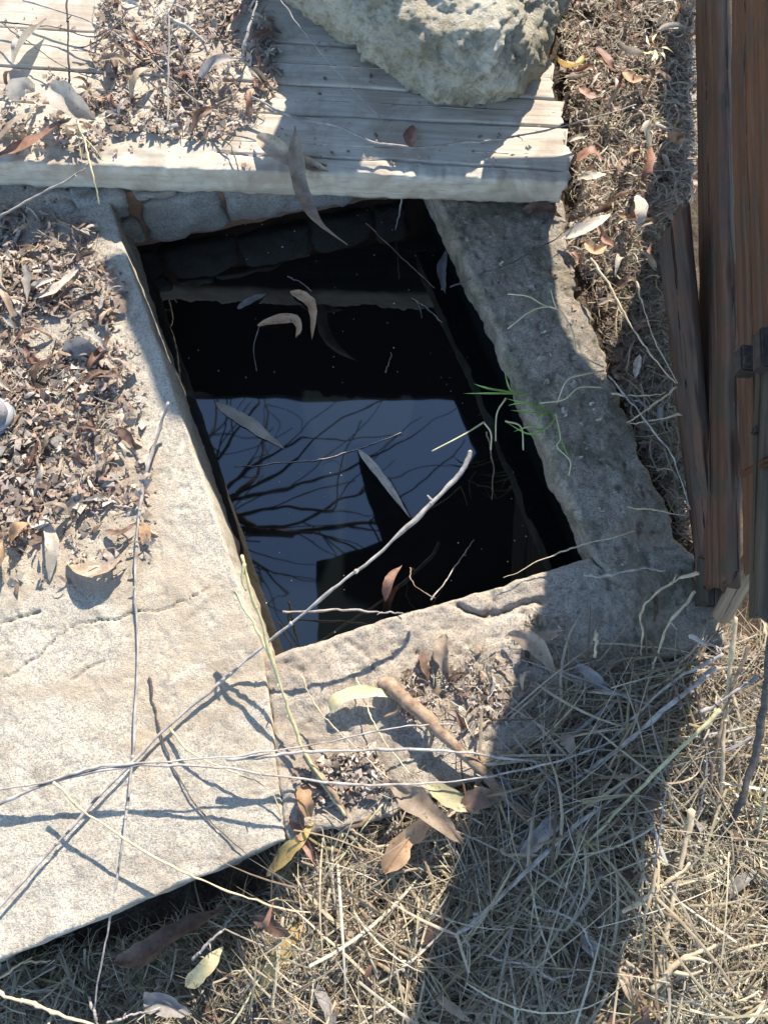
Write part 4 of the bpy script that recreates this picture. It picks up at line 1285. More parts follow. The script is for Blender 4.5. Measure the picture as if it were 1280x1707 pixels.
# bottom right stalks
SH = -0.04
twig('tall_stalk', [(1228, 1030, .12), (1215, 1130, .08), (1204, 1220, .05), (1202, 1300, .02), (1180, 1400, SH)], 0.0042, 0.0036, M['twig_tan'], 'tan stalk standing below the gate foot', 'stalk')
twig('tall_stalk', [(1250, 1075, .12), (1215, 1160, .08), (1190, 1260, .04), (1178, 1350, .0)], 0.0030, 0.0026, M['twig_brown'], 'brown stalk leaning against the tan one', 'stalk')
twig('dark_stalk', [(1285, 1060, .14), (1276, 1160, .10), (1256, 1260, .05), (1232, 1340, .02), (1206, 1400, SH)], 0.0060, 0.0050, M['twig_dark'], 'thick dark stalk at right edge below gate', 'stalk')
twig('white_stick', [(1168, 1188, .07), (1215, 1160, .085), (1262, 1126, .10)], 0.0030, 0.0036, M['twig_grey'], 'short white stick slanting near the stalks')
twig('yellow_straw', [(1202, 1182, .09), (1140, 1240, .07), (1040, 1342, .03), (950, 1430, .01), (860, 1515, -.01), (790, 1590, -.03)], 0.0030, 0.0016, M['stalk_olive'], 'long yellow stem slanting across shaded grass', 'stem', n=40)
twig('tall_stalk', [(1155, 1350, .04), (1130, 1460, .02), (1105, 1570, .0), (1075, 1720, -.02)], 0.0046, 0.0040, M['twig_tan'], 'tan stalk running to bottom edge in sunlit grass', 'stalk')
twig('tall_stalk', [(1290, 1280, .04), (1270, 1350, .02), (1258, 1400, SH)], 0.0036, 0.003, M['twig_tan'], 'tan stalk cut by right edge of the picture', 'stalk')
twig('tan_twig', [(1040, 1520, .02), (1100, 1480, .04), (1150, 1440, .05)], 0.0034, 0.0026, M['twig_tan'], 'tan stem forking from stalk in sunlit grass', 'stem')
twig('tan_twig', [(1090, 1650, .0), (1135, 1600, .02), (1195, 1575, .03)], 0.0050, 0.0034, M['twig_tan'], 'thick tan stem in the lower right grass', 'stem', side=[[(1135, 1600, .02), (1160, 1598, .03), (1180, 1605, .03)], [(1120, 1620, .01), (1150, 1625, .02), (1170, 1618, .03)]])
twig('reddish_twig', [(800, 1255, .01), (850, 1340, .015), (905, 1390, .01), (1000, 1460, .0), (1100, 1520, -.01)], 0.0030, 0.002, M['twig_brown'], 'reddish stem from the root into shaded grass', 'stem')
twig('white_twig', [(800, 1590, -.01), (880, 1610, .0), (920, 1630, .0), (960, 1625, -.01)], 0.0022, 0.0016, M['twig_grey'], 'grey stem low in the shaded grass', 'stem')
twig('white_twig', [(890, 1510, .0), (930, 1522, .01), (970, 1545, .01), (990, 1600, .0)], 0.0026, 0.0016, M['twig_grey'], 'white arching stem in shaded grass', 'stem')
twig('grey_twig', [(760, 1560, .0), (830, 1500, .015), (930, 1400, .02), (1020, 1330, .02), (1060, 1280, .03)], 0.0036, 0.0026, M['twig_grey'], 'grey woody stem slanting through shaded grass', 'stem')
twig('grey_twig', [(560, 1707, -.02), (650, 1600, -.01), (740, 1510, .0), (800, 1440, .01)], 0.0026, 0.002, M['twig_dark'], 'dark stem along the shadow edge in lower grass', 'stem')
twig('white_twig', [(1150, 1060, .06), (1190, 1078, .075), (1200, 1085, .07)], 0.0030, 0.0022, M['twig_grey'], 'pale stub below the gate foot', 'stem')
twig('grey_twig', [(1205, 1090, .07), (1130, 1130, .05), (1060, 1190, .03), (1000, 1250, .01)], 0.0030, 0.002, M['twig_grey'], 'grey stem from gate foot into the twigs', 'stem')
twig('grey_twig', [(1195, 1110, .05), (1110, 1180, .04), (1040, 1240, .03), (970, 1290, .01), (880, 1330, .0), (800, 1330, .0)], 0.0038, 0.002, M['twig_grey'], 'darker grey stem below the first one', 'stem')

# green tuft on the mossy kerb
tuft = thing('grass_tuft', 'bright green grass tuft growing from the mossy kerb', 'grass tuft', tuple(P(925, 690, 0.0)))


def blade(name, pts, w, mat, n=12):
    c = world_path(pts, n)
    V, F = leaf_geo(c, w, 0.1, 0.5, 3)
    return mesh_obj(name, V, F, mat, tuft)


for pts in ([(885, 657, .02), (830, 656, .05), (772, 656, .04)], [(926, 690, .01), (885, 676, .05), (842, 664, .06)], [(926, 692, .01), (890, 688, .05), (850, 684, .06)],
            [(926, 694, .01), (912, 712, .04), (882, 724, .05), (842, 703, .05)], [(924, 690, .01), (905, 690, .04), (893, 715, .05)], [(870, 655, .03), (850, 650, .05), (840, 618, .06)],
            [(860, 655, .03), (815, 648, .05), (790, 640, .04)], [(925, 694, .01), (935, 735, .03), (950, 768, .03)], [(926, 700, .01), (905, 716, .03), (880, 712, .04), (855, 720, .03)],
            [(915, 690, .01), (900, 678, .03), (870, 672, .05), (846, 676, .04)]):
    blade('blade', pts, 0.0038, M['green'])
for pts in ([(1006, 618, .03), (975, 624, .045), (945, 634, .05), (928, 672, .03)], [(1004, 646, .03), (965, 646, .045), (940, 666, .04), (900, 672, .03)],
            [(1005, 612, .02), (962, 588, .04), (955, 556, .05), (930, 515, .06), (890, 516, .06), (846, 548, .05)], [(930, 515, .06), (905, 508, .06), (880, 494, .06), (846, 490, .05)],
            [(928, 516, .06), (922, 500, .065), (918, 484, .06)], [(926, 690, .01), (934, 730, .03), (928, 745, .03), (950, 768, .03), (948, 792, .02)],
            [(806, 704, .04), (770, 726, .06), (720, 752, .06)], [(806, 704, .04), (818, 722, .05), (818, 750, .03)], [(843, 664, .05), (828, 690, .05), (826, 735, .03)], [(842, 702, .04), (868, 712, .03), (872, 750, .0)]):
    c = world_path(pts, 16)
    V, F = tube(c, 0.0016, 0.0012, 5)
    mesh_obj('stem', V, F, M['straw'], tuft)

# green sprig in the right litter
sprig = thing('green_sprig', 'tiny pale green sprig in the litter near the boulder', 'plant', tuple(P(1092, 82, 0.0)))
rt0 = random.Random(3)
for k in range(7):
    a = k * 0.7 + rt0.uniform(-.3, .3)
    lk = rt0.uniform(0.5, 1.3)
    c = world_path([(1092, 82, .02), (1092 + 16 * math.cos(a), 82 + 16 * math.sin(a), .05), (1092 + 34 * lk * math.cos(a + .4), 82 + 30 * lk * math.sin(a + .4), .03)], 8)
    V, F = leaf_geo(c, 0.006, 0, .4, 3)
    mesh_obj('blade', V, F, M['straw'] if k % 2 else M['stalk_olive'], sprig)

# ------------------------------------------------------------------ scattered individual leaves
COLS = ['leaf_tan', 'leaf_pale', 'leaf_brown', 'leaf_red', 'leaf_grey', 'leaf_orange']
proto = {}


def proto_mesh(k, mat):
    key = (k, mat)
    if key not in proto:
        r = random.Random(k * 13 + 5)
        L = r.uniform(0.055, 0.11)
        s = np.linspace(0, 1, 12)
        bend, arch, hook = r.uniform(-0.35, 0.35), r.uniform(0.08, 0.35), r.uniform(-0.9, 0.9)
        c = np.stack([L * (s - 0.5), L * bend * (4 * s * (1 - s) - 0.5) * 0.8, L * arch * 4 * s * (1 - s) * 0.6 + L * 0.08 * np.sin(s * 6 + k)], -1)
        V, F = leaf_geo(c, L * r.uniform(0.13, 0.24), r.uniform(-0.6, 0.6), r.uniform(0.2, 0.9), 5, r.uniform(-1.2, 1.2), wavy=0.004, seed=k)
        V[:, 2] -= V[:, 2].min()
        proto[key] = new_mesh('dry_leaf', V, F, M[mat])
    return proto[key]


LAND = [('slab crack', 230, 1020), ('shoe', 20, 700), ('back corner of the slab', 190, 400), ('crescent leaf', 165, 945), ('grey arched leaf', 140, 588), ('pale narrow leaf on the slab', 95, 475), ('raised tip of the long twig', 275, 690),
        ('orange leaf at slab edge', 35, 885), ('left picture edge below planks', 0, 400), ('upright stick', 114, 90), ('broad pale leaf', 120, 170), ('thick bent white twig', 325, 60), ('forked twig', 281, 110), ('bent straw', 145, 240),
        ('hanging leaf', 495, 215), ('boulder foot', 470, 60), ('russet leaf on the front plank', 50, 240), ('front edge of the planks', 330, 270), ('plank ends', 945, 250), ('boulder right side', 950, 60), ('green sprig', 1092, 82),
        ('gate top', 1160, 60), ('pale leaf beside the slat', 1064, 355), ('slat tip', 1115, 380), ('long pale leaf over the kerb', 980, 375), ('lit strip of kerb', 985, 560), ('curled golden leaf', 948, 105), ('gate middle', 1150, 250),
        ('foot of the slat', 1160, 900), ('slat middle', 1130, 640), ('yellow leaf on the front kerb', 610, 1160), ('brown root', 740, 1230), ('wide tan leaf', 710, 1350), ('slab corner', 476, 1400), ('golden leaf in the grass', 470, 1600),
        ('long yellow straw', 1000, 1380), ('white stick', 1215, 1160), ('thick dark stalk', 1240, 1320), ('long brown leaf', 965, 1640), ('golden brown leaf at bottom', 1070, 1682), ('tan stalk at the bottom', 1110, 1550), ('level brown leaf', 1060, 1450),
        ('corner of the kerbs', 1000, 1050), ('shadow edge on the kerb', 880, 1090), ('grass shadow edge', 720, 1500), ('long dull leaf', 290, 1560), ('yellow straw at bottom left', 60, 1680), ('olive-yellow leaf', 345, 1610), ('left slab edge', 0, 1600)]
USED = set()
TONE = {'leaf_tan': 'tan', 'leaf_pale': 'pale', 'leaf_brown': 'brown', 'leaf_red': 'russet', 'leaf_grey': 'grey', 'leaf_orange': 'orange'}


def where_label(a, b, mat, s, k, where):
    """tone, size, shape and the nearest thing one can find"""
    size = 'tiny' if s < 0.6 else ('small' if s < 0.85 else 'fair-sized')
    shape = ('curved', 'narrow', 'twisted', 'folded', 'hooked', 'flat', 'curled')[k % 7]
    near = sorted(LAND, key=lambda q: (q[1] - a) ** 2 + (q[2] - b) ** 2)
    cands = []
    for q in near[:4]:
        dx, dy = a - q[1], b - q[2]
        d = math.hypot(dx, dy)
        v = 'above' if dy < -0.45 * d else ('below' if dy > 0.45 * d else '')
        h = 'left of' if dx < -0.45 * d else ('right of' if dx > 0.45 * d else '')
        rel = (v + ' and ' + h) if v and h else (v or h)
        how = 'close' if d < 45 else ('a little' if d < 110 else 'well')
        cands.append('%s %s %s leaf %s, %s %s the %s' % (size, shape, TONE[mat], where, how, rel, q[0]))
    for c in cands:
        if c not in USED and len(c.split()) <= 16:
            USED.add(c)
            return c
    return cands[0] if len(cands[0].split()) <= 16 else cands[0].replace(' a little', '').replace(' well', '')


def scatter(n, poly_px, zbase, mats, label, group, sc=(0.7, 1.2), zr=(0.0, 0.015), tilt=0.35, seed=1, avoid=None, zfun=None):
    r = random.Random(seed)
    xs = [p[0] for p in poly_px]
    ys = [p[1] for p in poly_px]
    made = 0
    while made < n:
        a, b = r.uniform(min(xs), max(xs)), r.uniform(min(ys), max(ys))
        if not bool(in_poly(a, b, poly_px)):
            continue
        p = P(a, b, zbase)
        if zfun is not None:
            zz = float(zfun(p[0], p[1]))
            p = P(a, b, zz)
        kk, mm = r.randrange(14), r.choice(mats)
        o = bpy.data.objects.new('dry_leaf', proto_mesh(kk, mm))
        o.location = (p[0], p[1], p[2] + r.uniform(*zr))
        o.rotation_euler = (r.gauss(0, tilt), r.gauss(0, tilt), r.uniform(0, 6.28))
        s = r.uniform(*sc)
        o.scale = (s, s, s)
        link(o)
        tag(o, where_label(a, b, mm, s, kk, label), 'leaf', group)
        made += 1


Z_SLAB = [(-60, 345), (120, 360), (165, 420), (185, 540), (205, 700), (200, 800), (160, 860), (60, 860), (-60, 900)]
Z_PLANK = [(170, -30), (440, -30), (470, 120), (430, 215), (330, 235), (210, 215), (150, 130)]
Z_PLANKL = [(-60, 120), (150, 130), (230, 220), (140, 262), (-60, 255)]
Z_RIGHT = [(925, -40), (1172, -40), (1150, 330), (1100, 370), (1098, 400), (1060, 460), (985, 470), (935, 430), (962, 330), (945, 180)]
Z_GATE = [(985, 470), (1100, 400), (1160, 900), (1150, 915), (1075, 760), (1022, 620)]
Z_FRONT = [(480, 1430), (520, 1330), (640, 1340), (830, 1250), (950, 1100), (1060, 1060), (1100, 1100), (1300, 1040), (1300, 1730), (360, 1730), (420, 1560)]
Z_KERBC = [(640, 1150), (700, 1100), (790, 1080), (860, 1060), (905, 1000), (960, 1040), (900, 1180), (800, 1230), (720, 1230)]
Z_HOLLOW = [(-60, 1620), (240, 1560), (430, 1480), (420, 1560), (370, 1730), (-60, 1730)]
scatter(92, Z_SLAB, 0.0, ['leaf_tan', 'leaf_tan', 'leaf_brown', 'leaf_grey', 'leaf_pale', 'leaf_red'], 'on the slab', 'dry leaves littering the slab', (0.4, 1.0), (0, .022), .45, 3)
scatter(46, Z_PLANK, H, ['leaf_tan', 'leaf_brown', 'leaf_red', 'leaf_grey', 'leaf_pale'], 'on the planks', 'dry leaves heaped on the planks', (0.4, 0.9), (0, .02), .4, 4)
scatter(14, Z_PLANKL, H, ['leaf_tan', 'leaf_pale', 'leaf_brown'], 'on the planks', 'dry leaves at left end of planks', (0.5, 0.9), (0, .02), .4, 5)
scatter(58, Z_RIGHT, -0.02, ['leaf_tan', 'leaf_pale', 'leaf_pale', 'leaf_tan', 'leaf_red', 'leaf_red', 'leaf_brown', 'leaf_orange'], 'in sunny litter', 'dry leaves in the right litter', (0.45, 0.95), (0, .03), .45, 6)
scatter(16, Z_GATE, -0.03, ['leaf_brown', 'leaf_grey', 'leaf_tan'], 'in shade', 'dry leaves below the gate', (0.4, 0.8), (0, .02), .4, 7)
scatter(34, Z_FRONT, -0.04, ['leaf_tan', 'leaf_brown', 'leaf_red', 'leaf_grey'], 'in the grass', 'dry leaves in the grass', (0.6, 1.2), (0, .035), .4, 8)
scatter(12, Z_KERBC, 0.0, ['leaf_tan', 'leaf_brown', 'leaf_grey'], 'on the kerb', 'dry leaves on the front kerb', (0.35, 0.7), (0, .01), .3, 9)
scatter(12, Z_HOLLOW, -0.22, ['leaf_tan', 'leaf_brown', 'leaf_grey'], 'in the hollow', 'dry leaves in the hollow', (0.6, 1.1), (0, .03), .4, 10)


# ------------------------------------------------------------------ grass, straw and crumbs (nobody could count them)
def pick(n, poly, seed, dens=None):
    r = np.random.default_rng(seed)
    xs = [p[0] for p in poly]
    ys = [p[1] for p in poly]
    out = np.zeros((0, 2))
    while len(out) < n:
        q = np.stack([r.uniform(min(xs), max(xs), n * 2), r.uniform(min(ys), max(ys), n * 2)], -1)
        q = q[in_poly(q[:, 0], q[:, 1], poly)]
        if dens is not None:
            q = q[r.uniform(0, 1, len(q)) < dens(q)]
        out = np.vstack([out, q])
    return out[:n]


def plan(q, z):
    d = np.stack([(q[:, 0] - 640) / FPX, np.zeros(len(q)), np.zeros(len(q))], -1) + UPV * ((853.5 - q[:, 1]) / FPX)[:, None] + FWD
    return CAMP + d * ((z - CAM_H) / d[:, 2])[:, None]


def straw(name, q, z, lens, widths, zlift, colors, label, seed, curl=0.6, rise=0.25, ang=None, flat=False, segs=5, mat='tint'):
    """ribbons: q photo points, z ground height array"""
    r = np.random.default_rng(seed)
    n = len(q)
    base = plan(q, z)
    L = r.uniform(*lens, n) * r.uniform(0.5, 1.0, n)
    if ang is None:
        th = 3.6 * fbm(base[:, 0] * 7, base[:, 1] * 7, 0, seed, 2) + r.normal(0, 0.75, n) + np.pi * r.integers(0, 2, n)
    else:
        th = r.normal(ang[0], ang[1], n)
    wd = (widths[0] * 0.7 + (widths[1] * 1.5 - widths[0] * 0.7) * r.uniform(0, 1, n) ** 2.2)
    k = r.normal(0, curl, n)
    s = np.linspace(0, 1, segs + 1)
    a = th[:, None] + k[:, None] * (s[None] - 0.5)
    kp = r.integers(1, segs + 1, n)
    a = a + np.where((np.arange(segs + 1)[None] >= kp[:, None]) & (r.uniform(0, 1, n) < 0.5)[:, None], r.normal(0, 0.7, n)[:, None], 0)
    step = L[:, None] / segs
    dx, dy = np.cos(a) * step, np.sin(a) * step
    X = base[:, 0:1] + np.cumsum(dx, 1) - dx.sum(1, keepdims=True) / 2
    Y = base[:, 1:2] + np.cumsum(dy, 1) - dy.sum(1, keepdims=True) / 2
    z0 = r.uniform(*zlift, n)
    sl = r.normal(0, rise, n)
    ar = np.abs(r.normal(0, 0.10, n))
    Z = base[:, 2:3] + z0[:, None] + L[:, None] * (sl[:, None] * (s[None] - 0.5) * 0.8 + ar[:, None] * 4 * s * (1 - s))
    Z = np.maximum(Z, base[:, 2:3] + 0.002)
    C = np.stack([X, Y, Z], -1)
    roll = r.uniform(-0.8, 0.8, n)
    sx, sy, sz = -np.sin(a) * np.cos(roll)[:, None], np.cos(a) * np.cos(roll)[:, None], np.sin(roll)[:, None] + 0 * a
    S = np.stack([sx, sy, sz], -1)
    prof = np.clip(1.15 - s ** 2.2, 0.12, 1)
    hw = (wd / 2)[:, None, None] * prof[None, :, None]
    Nn = np.array([0, 0, 1.0])
    Vl, Vm_, Vr = C - S * hw, C + Nn * hw * 0.5, C + S * hw
    V = np.stack([Vl, Vm_, Vr], 2)          # n, s, 3, 3
    V = V.reshape(-1, 3)
    f = grid_faces(segs + 1, 3)
    F = (f[None] + (np.arange(n) * (segs + 1) * 3)[:, None, None]).reshape(-1, 4)
    cl = np.array(colors)
    ci = cl[r.integers(0, len(cl), n)] * r.uniform(0.75, 1.2, (n, 1))
    cc = np.repeat(ci, (segs + 1) * 3, 0)
    o = mesh_obj(name, V, F, M[mat], colors=cc)
    if label:
        tag(o, label, name.replace('_', ' '), kind='stuff')
    return o


def gz(q, z=-0.05):
    p = plan(q, z)
    return ground_h(p[:, 0], p[:, 1])


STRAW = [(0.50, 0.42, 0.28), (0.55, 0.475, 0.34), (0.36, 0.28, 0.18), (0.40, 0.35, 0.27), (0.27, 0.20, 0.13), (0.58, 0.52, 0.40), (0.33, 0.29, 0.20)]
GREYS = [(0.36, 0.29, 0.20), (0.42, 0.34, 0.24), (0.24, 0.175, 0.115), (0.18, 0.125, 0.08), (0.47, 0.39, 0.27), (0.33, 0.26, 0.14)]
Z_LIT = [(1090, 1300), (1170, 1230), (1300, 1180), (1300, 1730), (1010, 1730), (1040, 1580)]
clump = lambda q: np.clip(0.52 + 0.8 * fbm(q[:, 0] / 70, q[:, 1] / 70, 0, 77, 3), 0.06, 1)
q = pick(7800, Z_FRONT, 201, clump)
straw('dry_grass', q, gz(q), (0.04, 0.15), (0.0012, 0.0028), (0.0, 0.028), STRAW + GREYS, 'tangled dry straw grass covering the ground in front', 202, 0.6, 0.25)
q = pick(9000, Z_FRONT, 301, clump)
straw('straw_chaff', q, gz(q), (0.006, 0.026), (0.0010, 0.0024), (0.0, 0.030), STRAW + [(0.60, 0.53, 0.40), (0.56, 0.47, 0.34)], 'short broken straw chaff lying among the grass', 302, 0.5, 0.5, segs=2)
q = pick(420, Z_FRONT, 303)
straw('flat_blades', q, gz(q), (0.06, 0.16), (0.0030, 0.0052), (0.004, 0.034), [(0.50, 0.41, 0.27), (0.44, 0.34, 0.22), (0.54, 0.46, 0.33), (0.34, 0.25, 0.16)], 'flattened wide dry grass blades', 304, 0.5, 0.3, segs=6)
q = pick(1000, Z_FRONT, 203)
straw('dry_stalks', q, gz(q), (0.14, 0.36), (0.0018, 0.0034), (0.012, 0.05), STRAW + GREYS, 'long loose dry stalks lying over the straw grass', 204, 0.5, 0.22, segs=8)
q = pick(6500, Z_LIT, 205)
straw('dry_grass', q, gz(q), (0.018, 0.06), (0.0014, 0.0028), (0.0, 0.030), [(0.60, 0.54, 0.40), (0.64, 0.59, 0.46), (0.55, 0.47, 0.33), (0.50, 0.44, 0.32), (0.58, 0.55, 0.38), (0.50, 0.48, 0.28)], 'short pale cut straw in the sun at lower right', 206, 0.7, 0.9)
# shaded twig fan in front of the gate
Z_FAN = [(860, 1180), (960, 1090), (1090, 1100), (1210, 1090), (1200, 1250), (1060, 1330), (900, 1400), (820, 1320)]
q = pick(900, Z_FAN, 207)
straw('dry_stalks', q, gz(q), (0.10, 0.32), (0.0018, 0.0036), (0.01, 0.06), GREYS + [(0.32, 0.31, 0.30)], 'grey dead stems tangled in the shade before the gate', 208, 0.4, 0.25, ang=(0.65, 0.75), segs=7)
q = pick(3800, Z_RIGHT, 209)
straw('dry_grass', q, gz(q) + 0.006, (0.02, 0.085), (0.0012, 0.0026), (0.0, 0.032), [(0.60, 0.54, 0.43), (0.64, 0.59, 0.48), (0.55, 0.47, 0.36)] + STRAW + [(0.46, 0.30, 0.22), (0.54, 0.51, 0.34)], 'pale straw tangle in the sunny litter beside the gate', 210, 1.6, 0.45)
q = pick(1500, Z_GATE, 211)
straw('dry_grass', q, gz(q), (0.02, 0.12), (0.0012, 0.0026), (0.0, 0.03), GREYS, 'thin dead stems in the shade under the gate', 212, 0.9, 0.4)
q = pick(2600, Z_HOLLOW, 213)
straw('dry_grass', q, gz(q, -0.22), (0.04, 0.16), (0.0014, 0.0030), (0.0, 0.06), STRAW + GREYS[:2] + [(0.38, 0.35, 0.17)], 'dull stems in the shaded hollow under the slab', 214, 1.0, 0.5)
q = pick(700, Z_SLAB, 215)
straw('litter_stems', q, np.zeros(len(q)), (0.015, 0.06), (0.0010, 0.0022), (0.0, 0.015), STRAW + [(0.20, 0.13, 0.09)], 'short dead stems in the litter on the slab', 216, 1.5, 0.3)
q = pick(420, Z_PLANK, 217)
straw('litter_stems', q, np.full(len(q), H), (0.012, 0.055), (0.0010, 0.0022), (0.0, 0.015), STRAW + [(0.20, 0.13, 0.09)], 'short dead stems in the leaf heap on planks', 218, 1.5, 0.3)
q = pick(260, Z_KERBC, 219)
straw('litter_stems', q, np.zeros(len(q)), (0.012, 0.05), (0.0010, 0.0020), (0.0, 0.010), STRAW + [(0.20, 0.13, 0.09)], 'short dead stems among crumbs on front kerb', 220, 1.3, 0.3)


def crumbs(name, q, z, size, zl, colors, label, seed):
    r = np.random.default_rng(seed)
    n = len(q)
    b = plan(q, z)
    sz = size[0] + (size[1] * 1.9 - size[0]) * r.uniform(0, 1, n) ** 2.3
    th = r.uniform(0, 6.28, n)
    el = r.uniform(0.35, 0.9, n)
    ax = np.stack([np.cos(th), np.sin(th), r.normal(0, 0.30, n)], -1) * sz[:, None]
    ay = np.stack([-np.sin(th), np.cos(th), r.normal(0, 0.30, n)], -1) * (sz * el)[:, None]
    b[:, 2] += r.uniform(*zl, n)
    up = np.array([0, 0, 1.0]) * (sz * r.uniform(-0.5, 0.6, n))[:, None]
    j = lambda: r.uniform(0.7, 1.2, (n, 1))
    pts = [b - ax * j(), b - ay * j() + up * 0.4, b + up, b + ay * j() + up * 0.4, b + ax * j(), b + ay * 0.7 - ax * .6]
    V = np.stack(pts, 1).reshape(-1, 3)
    f = np.array([[0, 1, 2, 5], [1, 4, 3, 2]])
    F = (f[None] + (np.arange(n) * 6)[:, None, None]).reshape(-1, 4)
    cl = np.array(colors)
    cc = np.repeat(cl[r.integers(0, len(cl), n)] * r.uniform(0.7, 1.25, (n, 1)), 6, 0)
    o = mesh_obj(name, V, F, M['flake'], smooth=False, colors=cc)
    tag(o, label, 'leaf crumbs', kind='stuff')


CR = [(0.33, 0.245, 0.185), (0.19, 0.135, 0.10), (0.43, 0.335, 0.255), (0.51, 0.42, 0.335), (0.36, 0.245, 0.18), (0.57, 0.50, 0.41), (0.30, 0.24, 0.20), (0.48, 0.385, 0.31)]


def d_slab(q):
    x, y = q[:, 0], q[:, 1]
    fx = np.clip((235 + 0.07 * (y - 400) - x) / 170, 0, 1)
    fy = np.clip((985 - y) / 260, 0, 1)
    return np.clip(fx * fy * (0.75 + 0.85 * fbm(x / 55, y / 55, 0, 5, 3)), 0.0, 1)


Z_SLAB2 = [(-60, 335), (150, 370), (200, 480), (255, 720), (285, 900), (240, 1000), (60, 1000), (-60, 1000)]
q = pick(3600, Z_SLAB2, 231, d_slab)
crumbs('leaf_crumbs', q, np.zeros(len(q)), (0.002, 0.010), (0.0, 0.014), CR, 'broken brown leaf crumbs spread on the pale slab', 232)


def d_plank(q):
    return np.clip(0.55 + 0.8 * fbm(q[:, 0] / 45, q[:, 1] / 45, 0, 8, 3), 0.03, 1)


q = pick(9000, [(-60, 335), (160, 370), (215, 480), (275, 720), (285, 900), (215, 985), (60, 990), (-60, 970)], 251, d_slab)
crumbs('leaf_crumbs', q, np.zeros(len(q)), (0.0008, 0.003), (0.0, 0.002), CR + [(0.42, 0.36, 0.28), (0.36, 0.30, 0.22)], 'fine leaf dust fading out over the pale slab', 252)
q = pick(1400, Z_PLANK, 233, d_plank)
qq = pick(420, [(-60, 20), (200, -30), (900, 160), (930, 290), (300, 275), (-60, 262)], 261, d_plank)
crumbs('leaf_crumbs', qq, np.full(len(qq), H), (0.001, 0.004), (0.0, 0.003), CR, 'stray leaf crumbs over the bare planks', 262)
crumbs('leaf_crumbs', q, np.full(len(q), H), (0.002, 0.008), (0.0, 0.010), CR, 'leaf crumbs in the heap on the planks', 234)
q = pick(500, Z_PLANKL, 235, d_plank)
crumbs('leaf_crumbs', q, np.full(len(q), H), (0.002, 0.008), (0.0, 0.010), CR, 'leaf crumbs on left end of the planks', 236)
q = pick(4500, Z_RIGHT, 237)
crumbs('leaf_crumbs', q, gz(q), (0.003, 0.011), (0.0, 0.022), CR[2:6] + [(0.36, 0.23, 0.18), (0.46, 0.37, 0.30), (0.52, 0.44, 0.36), (0.40, 0.28, 0.22)], 'leaf crumbs in the sunny litter beside gate', 238)
q = pick(1400, Z_GATE, 239)
crumbs('leaf_crumbs', q, gz(q), (0.003, 0.011), (0.0, 0.018), CR, 'dark leaf crumbs under the gate', 240)
q = pick(3500, Z_FRONT, 241)
crumbs('leaf_crumbs', q, gz(q), (0.003, 0.011), (0.0, 0.018), CR + [(0.4, 0.33, 0.22)], 'leaf crumbs between the dry grass stalks', 242)
q = pick(650, Z_KERBC, 243, d_plank)
crumbs('leaf_crumbs', q, np.zeros(len(q)), (0.0015, 0.006), (0.0, 0.006), CR, 'leaf crumbs strewn over the front kerb', 244)
q = pick(900, [(480, 1290), (620, 1240), (660, 1330), (520, 1340)], 245)
crumbs('leaf_crumbs', q, np.zeros(len(q)), (0.0015, 0.007), (-0.01, 0.006), CR + [(0.4, 0.34, 0.25)], 'crumbs in the dirt at the slab corner', 246)
q = pick(260, [(760, 360), (930, 350), (1000, 600), (1110, 900), (1040, 960), (880, 620)], 247)
crumbs('leaf_crumbs', q, np.full(len(q), .004), (0.0012, 0.005), (0.0, 0.006), CR, 'scattered crumbs on the mossy kerb', 248)

CURL = [(0.46, 0.36, 0.28), (0.40, 0.29, 0.22), (0.55, 0.46, 0.37), (0.33, 0.22, 0.16), (0.50, 0.40, 0.33), (0.25, 0.17, 0.125)]
q = pick(950, Z_SLAB2, 271, d_slab)
straw('curled_strips', q, np.zeros(len(q)), (0.018, 0.055), (0.0030, 0.0062), (0.0, 0.016), CURL, 'curled strips of dry leaf in the litter on the slab', 272, 1.6, 0.5, segs=7, mat='flake')
q = pick(330, Z_PLANK, 273, d_plank)
straw('curled_strips', q, np.full(len(q), H), (0.015, 0.05), (0.0030, 0.0060), (0.0, 0.014), CURL, 'curled strips of dry leaf in the heap on the planks', 274, 1.6, 0.5, segs=7, mat='flake')
q = pick(900, Z_RIGHT, 275)
straw('curled_strips', q, gz(q), (0.02, 0.06), (0.0030, 0.0062), (0.004, 0.032), CURL + [(0.58, 0.50, 0.42)], 'curled strips of dry leaf in the sunny litter', 276, 1.6, 0.5, segs=7, mat='flake')

# ------------------------------------------------------------------ shoe at the left edge
shoe = thing('shoe', 'grey rubber shoe toe at left edge of the slab', 'shoe', tuple(P(-90, 700, 0.0)))
sc_ = np.array(P(-90, 700, 0.0))
tip = np.array(P(22, 702, 0.02))
Lx = (tip[0] - sc_[0])


def shoe_ring(z, grow, n=48):
    th = np.linspace(0, 2 * np.pi, n, endpoint=False)
    cx = np.sign(np.cos(th)) * np.abs(np.cos(th)) ** 0.75
    sy = np.sign(np.sin(th)) * np.abs(np.sin(th)) ** 0.85
    x = np.where(cx > 0, cx * (Lx + grow), cx * (0.17 + grow))
    y = sy * (0.047 + grow) * np.where(cx > 0, 1.0, 0.85)
    return np.stack([sc_[0] + x, sc_[1] + y, np.full(n, z)], -1)


def stack(rings, mat, name, closed_top=True):
    V = np.vstack(rings)
    n = len(rings[0])
    F = [list(f) for f in grid_faces(len(rings), n, True)]
    F.append(list(range(n))[::-1])
    F.append([(len(rings) - 1) * n + i for i in range(n)])
    return mesh_obj(name, V, F, mat, shoe)


